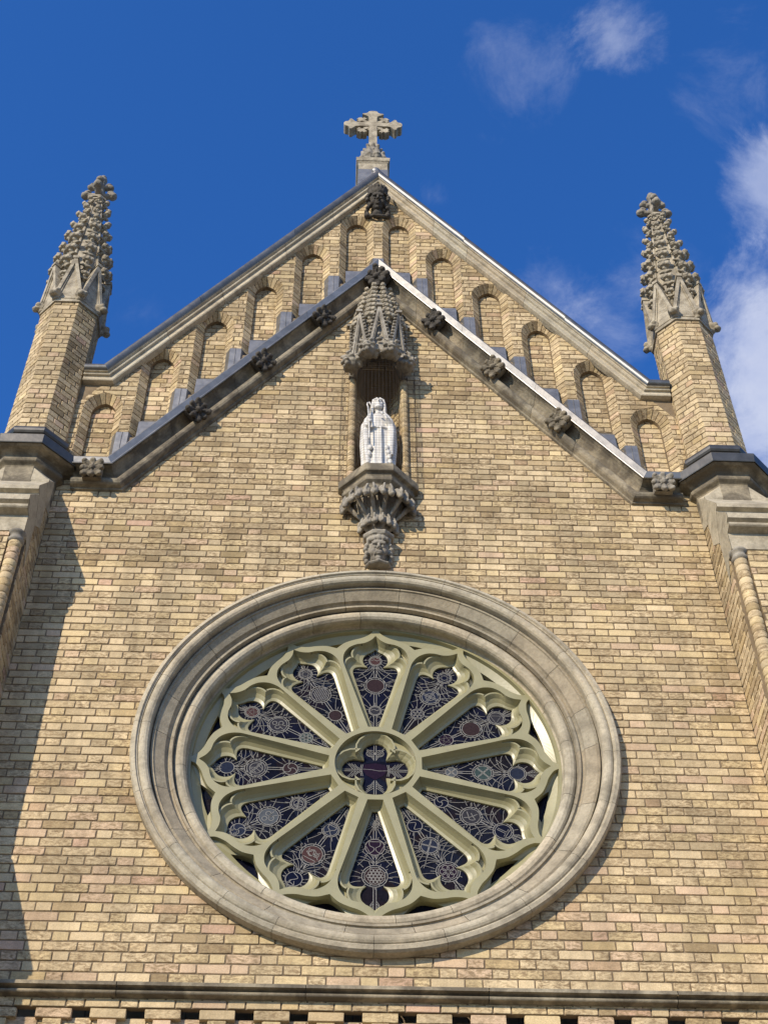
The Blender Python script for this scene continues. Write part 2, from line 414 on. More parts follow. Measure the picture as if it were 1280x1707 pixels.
def ruled_bricks(mb, Opts, Ipts, step, rnd, dirt, depth=.006, joint=.008):
    """bricks laid across a splayed strip: Opts/Ipts polylines with the same count"""
    S = [0]
    for a, b in zip(Opts[:-1], Opts[1:]): S.append(S[-1]+(Vector(b)-Vector(a)).length)
    n = max(1, round(S[-1]/step)); tot_ = S[-1]
    def at(pts, s):
        for i in range(len(S)-1):
            if s <= S[i+1] or i == len(S)-2:
                q = (s-S[i])/max(1e-9, S[i+1]-S[i]); return Vector(pts[i]).lerp(Vector(pts[i+1]), q)
    for k in range(n):
        s0, s1 = k*tot_/n+joint*.5, (k+1)*tot_/n-joint*.5
        A, B, C, D = at(Opts, s0), at(Opts, s1), at(Ipts, s1), at(Ipts, s0)
        Nn = (B-A).cross(D-A).normalized()
        if Nn.y > 0: Nn = -Nn
        c = brick_color(rnd, A.x, A.z, dirt); j = rnd.uniform(-.001, .003)
        q = [A, B, C, D]; ctr = (A+B+C+D)/4
        lo = [p-Nn*depth for p in q]; hi = [p+(ctr-p)*.03+Nn*(j) for p in q]
        mb.add(lo+hi, [(4, 5, 6, 7)]+[(i, (i+1) % 4, 4+(i+1) % 4, 4+i) for i in range(4)], c)
    mb.strip([Vector(p)+Vector((0, .006, 0)) for p in Opts], [Vector(p)+Vector((0, .006, 0)) for p in Ipts], False, mi=1, smooth=False)

# ------------------------------------------------------------------ sweeps
def offset_path(path, off, closed):
    out = []; n = len(path)
    for i, p in enumerate(path):
        a = path[i-1] if (i > 0 or closed) else None; b = path[(i+1) % n] if (i < n-1 or closed) else None
        def nr(q, r):
            dx, dz = r[0]-q[0], r[1]-q[1]; L = math.hypot(dx, dz); return (dz/L, -dx/L)
        if a is None: m_ = nr(p, b); k = 1
        elif b is None: m_ = nr(a, p); k = 1
        else:
            n1, n2 = nr(a, p), nr(p, b); mx, mz = n1[0]+n2[0], n1[1]+n2[1]; L = math.hypot(mx, mz); m_ = (mx/L, mz/L); k = 1/max(.25, m_[0]*n1[0]+m_[1]*n1[1])
        out.append((p[0]+m_[0]*off*k, p[1]+m_[1]*off*k))
    return out
def sweep(mb, path, prof, emb, closed=False, stone=None, gap=.004, rnd=random, smooth=False, tintv=.12, mi=0, endcap=True, tint0=1.):
    """path 2D, prof [(offset to the right of travel, height)], emb((a,b),h)->3D; split into stones of given length"""
    paths = [path]
    offs = [offset_path(path, o, closed) for o, h in prof]
    n = len(path); segs = n if closed else n-1
    for i in range(segs):
        j = (i+1) % n; L = math.hypot(path[j][0]-path[i][0], path[j][1]-path[i][1])
        ns = max(1, round(L/stone)) if stone else 1
        cuts = [0]+[(k+rnd.uniform(-.2, .2))/ns for k in range(1, ns)]+[1]
        for k in range(ns):
            t0, t1 = cuts[k], cuts[k+1]
            g0 = gap/L*.5 if k > 0 else 0; g1_ = gap/L*.5 if k < ns-1 else 0
            a, b = t0+g0, t1-g1_
            A = [emb((offs[q][i][0]+(offs[q][j][0]-offs[q][i][0])*a, offs[q][i][1]+(offs[q][j][1]-offs[q][i][1])*a), prof[q][1]) for q in range(len(prof))]
            B = [emb((offs[q][i][0]+(offs[q][j][0]-offs[q][i][0])*b, offs[q][i][1]+(offs[q][j][1]-offs[q][i][1])*b), prof[q][1]) for q in range(len(prof))]
            v = tint0*(1+rnd.uniform(-tintv, tintv)); w = rnd.uniform(-.03, .03)
            mb.strip(A, B, False, (v+w, v, v-w), smooth, mi)
            if endcap and not closed and ((i == 0 and k == 0) or (i == segs-1 and k == ns-1)):
                mb.poly(A if i == 0 and k == 0 else B, (v, v, v), mi)
def arc(cx, cy, r, a0, a1, n):
    return [(cx+r*math.cos(R(a0+(a1-a0)*i/n)), cy+r*math.sin(R(a0+(a1-a0)*i/n))) for i in range(n+1)]
def revolve(mb, prof, cx, stones, rnd, tintv=.12, gapdeg=.1, da=2.2, tint0=(1, 1, 1)):
    """prof [(radius, y)] round the window centre; stones: joint angles in degrees"""
    st = sorted(stones)
    for k, a0 in enumerate(st):
        a1 = st[(k+1) % len(st)]+(360 if k == len(st)-1 else 0)
        lo, hi = a0+gapdeg*.5, a1-gapdeg*.5; n = max(2, int((hi-lo)/da)); v = 1+rnd.uniform(-tintv, tintv); w = rnd.uniform(-.03, .03)
        L = []
        for i in range(n+1):
            a = R(lo+(hi-lo)*i/n); L.append([(cx+r*math.sin(a), y, r*math.cos(a)) for r, y in prof])
        mb.rings(L, False, (tint0[0]*(v+w), tint0[1]*v, tint0[2]*(v-w)), False, 0, False)

# ================================================================== SETTING
mb = MB(); mb.poly([(-900, -900, -ZO), (900, -900, -ZO), (900, 900, -ZO), (-900, 900, -ZO)])
gnd = build('ground', mb, mat_plain('paving', (.22, .19, .14), .9, .2, 2.), normals=False); tag(gnd, 'pale paved ground in front of the church', 'ground', kind='structure')

church = bpy.data.objects.new('church', None); SC.collection.objects.link(church)
tag(church, 'buff brick gothic church front with rose window, steep double gable and two crocketed pinnacles', 'church')
RC = -.012      # x of the rose window's centre
XW = 2.86       # inner face of the corner piers

# ------------------------------------------------------------------ lower wall
def rake_in(x): return 6.40-1.447*abs(x)
circ = [(RC+1.745*math.cos(2*PI*i/72), 1.745*math.sin(2*PI*i/72)) for i in range(72)]
NW, NZ0, NZ1 = .285, 2.80, 4.80
nichep = [(-NW, NZ0), (NW, NZ0), (NW, NZ1), (-NW, NZ1)]
def loc(P, ox, oz): return [(p[0]-ox, p[1]-oz) for p in P]
wall = MB(); ox, oz = -XW, -2.14
s_ = 1.447; L_ = math.hypot(1, s_)
field(wall, (ox, 0, oz), (1, 0, 0), (0, 0, 1), (0, -1, 0), 2*XW, 8.4,
      [outside_convex(loc(circ, ox, oz)), outside_convex(loc(nichep, ox, oz)),
       lambda P: P if sum(p[1] for p in P)/len(P)+oz < 2.98 else clip_poly(clip_poly(P, (-s_/L_, -1/L_), (-s_*(-ox) - (6.40-oz))/L_), (s_/L_, -1/L_), (s_*(-ox) - (6.40-oz))/L_)],
      dirt=.16, seed=3, backing=False)
outl = [(-XW, -2.14), (XW, -2.14), (XW, rake_in(XW)+.5), (0, rake_in(0)), (-XW, rake_in(XW)+.5)]
outl = [(-XW, -2.14), (XW, -2.14), (XW, 2.98), (2.36, 2.98), (0, rake_in(0)), (-2.36, 2.98), (-XW, 2.98)]
V, F = fill2d([outl, [(RC+1.70*math.cos(2*PI*i/72), 1.70*math.sin(2*PI*i/72)) for i in range(72)], nichep], .007)
wall.add(V, F, mi=1)
wall_o = build('brick_wall', wall, [BRICK, MORTAR], church, normals=False)

# string course and dentils
mb = MB(); rn = random.Random(5)
xy = lambda p, h: (p[0], h, p[1])
prof = [(.020, .02), (.020, 0.), (.068, -.078), (.095, -.082), (.099, -.05), (.106, -.03), (.109, -.03)] + [(.124+.014*math.sin(R(a)), -.040-.016*math.cos(R(a))) for a in (-60, -30, 0, 30, 60)] + [(.140, -.02), (.145, .02)]
sweep(mb, [(-XW, -1.985), (XW, -1.985)], prof, lambda p, h: (p[0], h, p[1]), stone=1.05, gap=.005, rnd=rn)
build('string_course', mb, STONE_SOOT, church)
mb = MB()
field(mb, (-XW, 0, -2.192), (1, 0, 0), (0, 0, 1), (0, -1, 0), 2*XW, .064, z_off=2.192-30*CH, dirt=.15, seed=8, backing=False)
mb.box(-XW, XW, .008, .035, -2.192, -2.12, mi=1)
rn = random.Random(4); x = -XW
while x < XW:
    P0 = x+.02
    one_brick(mb, [(P0, -2.263), (P0+.225, -2.263), (P0+.225, -2.198), (P0, -2.198)], lambda u, v, k: (u, -k, v), rn, brick_color(rn, x, -2.3, .15), depth=.04)
    one_brick(mb, [(P0+.055, -2.338), (P0+.17, -2.338), (P0+.17, -2.272), (P0+.055, -2.272)], lambda u, v, k: (u, -k, v), rn, brick_color(rn, x, -2.3, .15), depth=.04)
    x += .343
field(mb, (-XW, .038, -3.2), (1, 0, 0), (0, 0, 1), (0, -1, 0), 2*XW, .96, dirt=.12, seed=18)
mb.poly([(-XW, .0, -2.1925), (XW, .0, -2.1925), (XW, .042, -2.1925), (-XW, .042, -2.1925)], mi=1)
build('brick_dentil_band', mb, [BRICK, MORTAR], church, normals=False)
mb = MB(); mb.box(-3.9, 3.9, .09, .5, -ZO, -2.3); mb.box(-3.9, 3.9, .6, 16, -ZO, 2.5)
build('lower_storey_wall', mb, mat_farbrick(), church)
mb = MB()
mb.prism([(-3.3, 3.2), (-3.1, 3.2), (0, 8.2), (3.1, 3.2), (3.3, 3.2), (0, 8.45)], .62, 16)
mb.prism([(-3.1, 2.4), (3.1, 2.4), (3.1, 3.2), (0, 8.1), (-3.1, 3.2)], .58, .62)
build('nave_roof', mb, SLATE, church)

# ------------------------------------------------------------------ gable wall with blind arches
AX = [.236+.473*k for k in range(6)]
APEX = [7.80, 7.135, 6.44, 5.755, 5.06, 4.29]
SILL = [6.77, 6.10, 5.405, 4.715, 4.01, 3.32]
HO, HI, YI = .188, .114, .075
def arch_bot(cx, si): return max(3.05, 6.43-1.447*(abs(cx)-.19))
def arch_loop(cx, hw, apex, rise, bottom, n=9):
    """pointed arch outline, from the lower left round to the lower right"""
    k = (rise*rise-hw*hw)/(2*hw)+hw     # radius of each side
    sp = apex-rise; L = []
    c = k-hw; th1 = math.atan2(rise, c)
    for i in range(n+1):
        a = th1*i/n; L.append((cx-(k*math.cos(a)-c), sp+k*math.sin(a)))
    Rt = [(2*cx-p[0], p[1]) for p in L[::-1]][1:]
    J = [(cx-hw, bottom+(sp-bottom)*i/6) for i in range(6)]
    return J + L + Rt + [(2*cx-p[0], p[1]) for p in J[::-1]]
arches = []
for sx in (-1, 1):
    for k in range(6): arches.append((sx*AX[k]-.003, APEX[k], SILL[k]))
gab = MB(); ox, oz = -2.9, 3.0; clips = []
for cx, ap, si in arches:
    lo = arch_loop(cx, HO, ap, .225, si-.9); clips.append((cx, outside_convex(loc(lo, ox, oz)[::-1])))
def near_clip(P):
    cx = sum(p[0] for p in P)/len(P)+ox
    for c, f in clips:
        if abs(c-cx) < .40:
            P = f(P)
            if not P: return []
    return P
GT = outside_convex(loc([(-2.36, 2.985), (2.36, 2.985), (0, 6.402)], ox, oz))
s2 = 1.505; L2 = math.hypot(1, s2); TOPG = 8.42
field(gab, (ox, 0, oz), (1, 0, 0), (0, 0, 1), (0, -1, 0), 5.8, 5.7,
      [near_clip, lambda P: clip_poly(P, (-s2/L2, -1/L2), (-s2*(-ox) - (TOPG-oz))/L2) if P else P,
       lambda P: clip_poly(P, (s2/L2, -1/L2), (s2*(-ox) - (TOPG-oz))/L2) if P else P,
       lambda P: GT(P) if P else P],
      dirt=.30, seed=11, backing=False, phase=.1)
ol = [(-2.9, 3.0), (-2.352, 3.0), (0, 6.404), (2.352, 3.0), (2.9, 3.0), (2.9, 4.5), (2.6, 4.5), (0, TOPG), (-2.6, 4.5), (-2.9, 4.5)]
holes = [arch_loop(cx, HO, ap, .225, arch_bot(cx, si)) for cx, ap, si in arches]
V, F = fill2d([ol]+holes, .007); gab.add(V, F, mi=1)
gab_o = build('gable_wall', gab, [BRICK, MORTAR], church, normals=False)
mb = MB(); mb.prism(ol, .2, .58); build('gable_backing', mb, mat_farbrick(), church)
rn = random.Random(21)
for cx, ap, si in arches:
    mb = MB(); bt = arch_bot(cx, si)
    Oa = [(p[0], .0, p[1]) for p in arch_loop(cx, HO, ap, .225, bt)]
    Ia = [(p[0], YI, p[1]) for p in arch_loop(cx, HI, ap-.075, .155, bt)]
    nj = 6
    i0, i1 = nj, len(Oa)-nj-1
    ruled_bricks(mb, Oa[:i0+1], Ia[:i0+1], CH, rn, .34); ruled_bricks(mb, Oa[i1:], Ia[i1:], CH, rn, .28)
    mid = (i0+i1)//2
    ruled_bricks(mb, Oa[i0:mid+1], Ia[i0:mid+1], .06, rn, .4); ruled_bricks(mb, Oa[mid:i1+1], Ia[mid:i1+1], .06, rn, .36)
    rev = [(p[0], .112, p[2]) for p in Ia]
    mb.strip(Ia, rev, False, (.2, .16, .11, 0), False, 1)
    hw = HI+.01
    il = arch_loop(cx, HI+.004, ap-.071, .155, bt)
    ih = loc(il, cx-hw, bt)[::-1]
    def inside(P, cx=cx, ap=ap, bt=bt, hw=hw):
        xs = [p[0] for p in P]
        top = ap-.07-bt
        c_ = [(p[0], p[1]) for p in P]
        if max(p[1] for p in c_) > top: c_ = clip_poly(c_, (0, -1), -top)
        return c_
    field(mb, (cx-hw, .112, bt), (1, 0, 0), (0, 0, 1), (0, -1, 0), 2*hw, ap-.06-bt, [inside], dirt=.22, seed=int(cx*1000) % 997, phase=rn.random()*.3)
    ar = build('blind_arch', mb, [BRICK, MORTAR], gab_o, normals=False)
# zinc sills in the arches and zinc-clad pier feet
def zinc_sill(cx, si):
    mb = MB(); a = HI-.002
    mb.strip([(cx-a, .110, si), (cx+a, .110, si)], [(cx-a, .02, si-.13), (cx+a, .02, si-.13)], False, smooth=False)
    mb.strip([(cx-a, .02, si-.13), (cx+a, .02, si-.13)], [(cx-a, .0, si-.38), (cx+a, .0, si-.38)], False, smooth=False)
    mb.strip([(cx-a, .111, si+.0), (cx+a, .111, si+.0)], [(cx-a, .106, si+.004), (cx+a, .106, si+.004)], False, smooth=False)
    build('zinc_sill', mb, ZINC, gab_o)
for cx, ap, si in arches: zinc_sill(cx, si)
def pier_foot(cx, top, w=.05, half=None):
    mb = MB(); e = .016
    z0 = max(6.42-1.447*abs(cx), 3.08)
    A = [(cx-w-.078, .095), (cx-w-.006, -e), (cx+w+.006, -e), (cx+w+.078, .095)]
    sl_ = .035
    mb.rings([[(x_, y_, z0) for x_, y_ in A], [(x_, y_, top-.02) for x_, y_ in A], [(cx+(x_-cx)*.93, y_+.012, top) for x_, y_ in A]], False, smooth=False)
    mb.poly([(cx+(x_-cx)*.93, y_+.012, top) for x_, y_ in A]); 
    mb.tube([(cx, -e-.001, z0), (cx, -e-.001, top-.02)], .004, 6)
    build('zinc_pier_foot', mb, ZINC, gab_o)
pier_foot(0, 6.88)
for sx in (-1, 1):
    for k, tz in enumerate((6.50, 5.775, 5.09, 4.39, 3.69)): pier_foot(sx*(.4725+.473*k)-.003, tz)
    pier_foot(sx*2.845, 3.24, .03)

# ------------------------------------------------------------------ inner raking cornice
def rng(a, b, n): return [a+(b-a)*i/n for i in range(n+1)]
EX, EZ, AP = 2.377, 3.05, 6.49
rn = random.Random(31)
def path_in(dz=0): return [(-2.72, EZ), (-EX, EZ), (0, AP), (EX, EZ), (2.72, EZ)]
cove = [(.0, -.13)] + [(.010+.085*(1-math.cos(R(a))), -.13+.105*math.sin(R(a))) for a in (0, 20, 40, 60, 75, 90)] + [(.104, -.028)]
rollp = [(.150+.042*math.sin(R(a)), -.052-.036*math.cos(R(a))) for a in (-75, -45, -15, 15, 45, 75)] + [(.200, -.026), (.215, -.022), (.222, .01)]
mb = MB()
sweep(mb, path_in(), [(-.06, .02), (-.05, -.12), (-.004, -.128)]+cove+rollp, lambda p, h: (p[0], h, p[1]), stone=.85, rnd=rn)
ic = build('raking_cornice', mb, STONE_SOOT, church)
mb = MB()
sweep(mb, path_in(), [(-.30, .09), (-.20, .05), (-.082, -.135), (-.080, -.156), (-.066, -.162), (-.006, -.143)] + [(.003-.010*math.cos(R(a)), -.146-.010*math.sin(R(a))) for a in (20, 60, 100, 140, 180, 230)] + [(.004, -.12)], lambda p, h: (p[0], h, p[1]), stone=1.3, gap=.003, rnd=rn, tintv=.04)
build('zinc_flashing', mb, ZINC_MID, ic)
# ------------------------------------------------------------------ upper gable coping
mb = MB(); B0, A0 = 4.43, 8.27
def path_up(): return [(-2.845, 4.63), (-2.665, 4.63), (0, 8.735), (2.665, 4.63), (2.845, 4.63)]
sweep(mb, path_up(), [(.05, .3), (.055, -.075), (.085, -.085), (.092, -.078), (.094, -.062), (.105, -.058), (.128, -.074), (.136, -.070), (.142, -.048), (.156, -.046), (.196, -.058), (.207, -.052), (.214, -.02), (.216, .02)], lambda p, h: (p[0], h, p[1]), stone=.95, rnd=rn, tintv=.08)
uc = build('gable_coping', mb, STONE, church)
mb = MB()
rollz = [(.040-.052*math.cos(R(a)), -.062-.050*math.sin(R(a))) for a in (-90, -60, -30, 0, 30, 60, 90, 120, 150)]
sweep(mb, path_up(), [(-.02, .42)]+rollz+[(.088, -.07)], lambda p, h: (p[0], h, p[1]), stone=1.5, gap=.004, rnd=rn, tintv=.05, smooth=True)
build('zinc_ridge_roll', mb, ZINC_ROLL, uc)

# ------------------------------------------------------------------ sculpted motifs
def leaf(mb, base, d, up, ln, w, curl=.5, th=.012, n=6, col=(1, 1, 1, 1)):
    """fleshy curled leaf as a chain of flattened ellipsoids"""
    base, d, up = Vector(base), Vector(d).normalized(), Vector(up).normalized()
    side = d.cross(up).normalized()
    for i in range(n):
        q = i/(n-1); a = q*curl*PI
        p = base + d*ln*q*math.cos(a*.5) + up*ln*.6*math.sin(a*.5)*q
        ww = w*(.55+.9*q*(1-q)*2-.25*q)
        mb.ell(p, (ww, th*(1.1), ln/n*1.25), rot=Matrix((side, up, d)).transposed().to_quaternion(), nu=10, nv=7)
def floral_boss(name, loc, mat, parent, seed=0, s=1., tilt=0., square=True, rake=0.):
    rb = random.Random(seed); mb = MB()
    mb.box(-.085, .085, -.012, .05, -.085, .085)
    for i in range(8):
        a = i*PI/4+PI/8*0; rr = .072 if i % 2 == 0 else .090
        c = (rr*math.cos(a), -.038-rb.uniform(0, .012), rr*math.sin(a)); q = Matrix.Rotation(-a, 3, 'Y').to_quaternion()
        mb.ell(c, (.042, .024, .033), q, 10, 7)
        mb.ell((c[0]*1.2, c[1]-.016, c[2]*1.2), (.022, .018, .026), q, 8, 6)
        mb.ell((c[0]*.55, c[1]-.006, c[2]*.55), (.02, .014, .012), q, 8, 6)
    mb.ell((0, -.055, 0), (.032, .032, .032))
    o = sculpt(name, mb, mat, parent, .0055, 1, 0., .004, 45); o.location = (loc[0], loc[1], loc[2]+ZO)
    o.rotation_euler = (tilt, rake, 0); o.scale = (s,)*3
    return o
ang = math.atan(1.447)
BX = [(.575, 5.52), (1.135, 4.715), (1.70, 3.89)]
k = 0
for sx in (-1, 1):
    for bx_, bz_ in BX:
        k += 1; dark = STONE_BLACK
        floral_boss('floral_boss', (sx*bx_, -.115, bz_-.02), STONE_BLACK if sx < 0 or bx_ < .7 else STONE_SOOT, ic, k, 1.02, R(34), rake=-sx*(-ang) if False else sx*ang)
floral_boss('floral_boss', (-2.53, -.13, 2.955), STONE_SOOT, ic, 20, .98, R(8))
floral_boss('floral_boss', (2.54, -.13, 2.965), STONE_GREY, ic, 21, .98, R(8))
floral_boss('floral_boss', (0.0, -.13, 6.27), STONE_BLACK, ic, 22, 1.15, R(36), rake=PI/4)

def carved_head(name, loc, s, mat, parent, kind, seed=0, tilt=0.):
    """head carved in stone, about .26 high at s=1, facing -y"""
    mb = MB(); e = mb.ell
    e((0, .02, .03), (.078, .085, .10)); e((0, -.012, -.045), (.055, .062, .07)); e((0, -.045, -.088), (.028, .026, .024))      # skull, jaw, chin
    e((-.04, -.045, -.03), (.026, .024, .032)); e((.04, -.045, -.03), (.026, .024, .032))                                       # cheeks
    e((0, -.062, .048), (.058, .02, .018))                                                                                      # brow
    for sx in (-1, 1):
        e((sx*.030, -.070, .034), (.024, .012, .008), Matrix.Rotation(sx*.25, 3, 'Y').to_quaternion())
        e((sx*.030, -.058, .012), (.014, .012, .009)); e((sx*.030, -.064, .002), (.015, .008, .004))                              # eyes, lower lids
        e((sx*.013, -.088, -.024), (.010, .010, .008))                                                                          # nostrils
        e((sx*.080, .01, -.005), (.012, .02, .03))                                                                              # ears
    mb.tube([(0, -.068, .035), (0, -.084, 0), (0, -.100, -.022)], [.009, .012, .014], 8)
    e((0, -.074, -.052), (.026, .013, .006)); e((0, -.072, -.066), (.021, .013, .007))                                           # lips
    if kind == 'queen':
        for i in range(9):                                                                                                      # crown points
            a = PI+(i-4)*PI/9; mb.ell((.088*math.sin(a)*-1, .02+.088*math.cos(a), .15), (.014, .012, .028))
        mb.rings([[((.09+dr)*math.cos(q*PI/10), .02+(.09+dr)*math.sin(q*PI/10), z) for q in range(20)] for dr, z in ((-.03, .08), (.0, .08), (.006, .095), (.006, .125), (.0, .14), (-.03, .14))], True, cap=True)
        for sx in (-1, 1):
            for i in range(8):
                z = .075-i*.032; e((sx*(.088+.014*math.sin(i*1.3)), -.01+.01*math.cos(i*2), z), (.022, .03, .022))
            e((sx*.094, -.015, -.17), (.032, .034, .03))
        for i in range(7): e(((i-3)*.022, -.055+abs(i-3)*.008, .078), (.015, .02, .012))
        e((0, .0, -.14), (.05, .05, .05)); mb.tube([(-.09, 0, -.165), (-.04, -.05, -.19), (.04, -.05, -.19), (.09, 0, -.165)], .018, 8)
    else:
        e((0, -.078, -.046), (.03, .01, .006), Matrix.Rotation(0, 3, 'Y').to_quaternion())
        for sx in (-1, 1):
            mb.tube([(sx*.004, -.082, -.044), (sx*.024, -.076, -.052), (sx*.036, -.062, -.072)], [.007, .008, .004], 6)
            for i in range(5): e((sx*(.088+.010*(i % 2)), .0+.006*i, .055-i*.034), (.022, .03, .022))
        for i in range(7):
            a = (i-3)*.36; e((.085*math.sin(a), .02-.085*math.cos(a), .094), (.022, .018, .026)); e((.092*math.sin(a), .02-.092*math.cos(a), .088), (.010, .012, .012))
        mb.rings([[(.112*math.cos(R(22.5+q*45))/math.cos(R(22.5))*k_, .03+.112*math.sin(R(22.5+q*45))/math.cos(R(22.5))*k_, z) for q in range(8)] for k_, z in ((.9, .118), (1.0, .124), (1.06, .145), (1.06, .158))], True, cap=True)
        mb.rings([[((r0__+.007*math.cos(q*8*PI/12))*math.cos(q*PI/12), .03+(r0__*.95+.007*math.cos(q*8*PI/12))*math.sin(q*PI/12), z) for q in range(24)] for r0__, z in ((.06, -.105), (.098, -.112), (.104, -.122), (.09, -.135), (.06, -.14))], True, cap=True)
        e((0, .05, .02), (.09, .06, .14))
    o = sculpt(name, mb, mat, parent, .0055, 1, 0., .002, 40); o.location = (loc[0], loc[1], loc[2]+ZO); o.scale = (s,)*3; o.rotation_euler = (tilt, 0, 0)
    return o
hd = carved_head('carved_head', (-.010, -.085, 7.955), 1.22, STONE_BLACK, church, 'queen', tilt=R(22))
tag(hd, 'soot-black carved head wearing a crown under the gable point')

# ------------------------------------------------------------------ corner piers and octagonal turrets
def oct_pts(cx, cy, ap, n=8):
    r = ap/math.cos(PI/8); return [(cx+r*math.cos(PI/8+i*PI/4), cy+r*math.sin(PI/8+i*PI/4)) for i in range(n)]
crk = MB()
crk.tube([(0, .0, -.035), (.03, 0, -.03), (.058, 0, -.012), (.078, 0, .016)], [.020, .020, .018, .014], 8)
crk.ell((.088, 0, .036), (.034, .034, .031)); crk.ell((.066, 0, .030), (.03, .028, .022))
crk.ell((.048, 0, -.018), (.028, .044, .010), Matrix.Rotation(.5, 3, 'Y').to_quaternion()); crk.ell((.062, .030, -.012), (.018, .018, .012)); crk.ell((.062, -.030, -.012), (.018, .018, .012))
crk.v = [(v[0]*.84, v[1], v[2]) for v in crk.v]
crk_o = sculpt('crocket_tmp', crk, STONE_PALE, None, .005, 1, 0., .007, 55); CRK = crk_o.data; CRK.name = 'crocket'; bpy.data.objects.remove(crk_o)
crk = MB()
crk.tube([(0, .0, -.04), (.03, 0, -.034), (.062, 0, -.016), (.084, 0, .012)], [.022, .024, .020, .016], 8)
crk.ell((.09, .026, .034), (.032, .028, .028)); crk.ell((.09, -.026, .034), (.032, .028, .028)); crk.ell((.105, 0, .028), (.024, .02, .026)); crk.ell((.066, 0, .026), (.03, .03, .022))
crk.ell((.05, 0, -.022), (.03, .052, .011), Matrix.Rotation(.5, 3, 'Y').to_quaternion())
crk.v = [(v[0]*.84, v[1], v[2]) for v in crk.v]
crk_o = sculpt('crocket_tmp', crk, STONE_PALE, None, .005, 1, 0., .009, 50); CRK2 = crk_o.data; CRK2.name = 'double_crocket'; bpy.data.objects.remove(crk_o)
def snub():
    """snouted knob at a gablet foot"""
    mb = MB()
    mb.tube([(-.02, 0, .05), (.02, 0, .03), (.055, 0, .0), (.075, 0, -.025)], [.045, .052, .052, .036], 12)
    mb.ell((.066, .034, .012), (.03, .024, .028)); mb.ell((.066, -.034, .012), (.03, .024, .028))
    mb.ell((.082, 0, -.028), (.034, .040, .022)); mb.ell((.02, 0, -.045), (.04, .035, .025)); mb.ell((.045, 0, .045), (.03, .04, .022))
    o = sculpt('knob_tmp', mb, STONE_PALE, None, .0055, 2, 0., .008, 28); me = o.data; me.name = 'gablet_knob'; bpy.data.objects.remove(o)
    return me
KNOB = snub()
TY = .063; TAP = .283; TX = 3.143
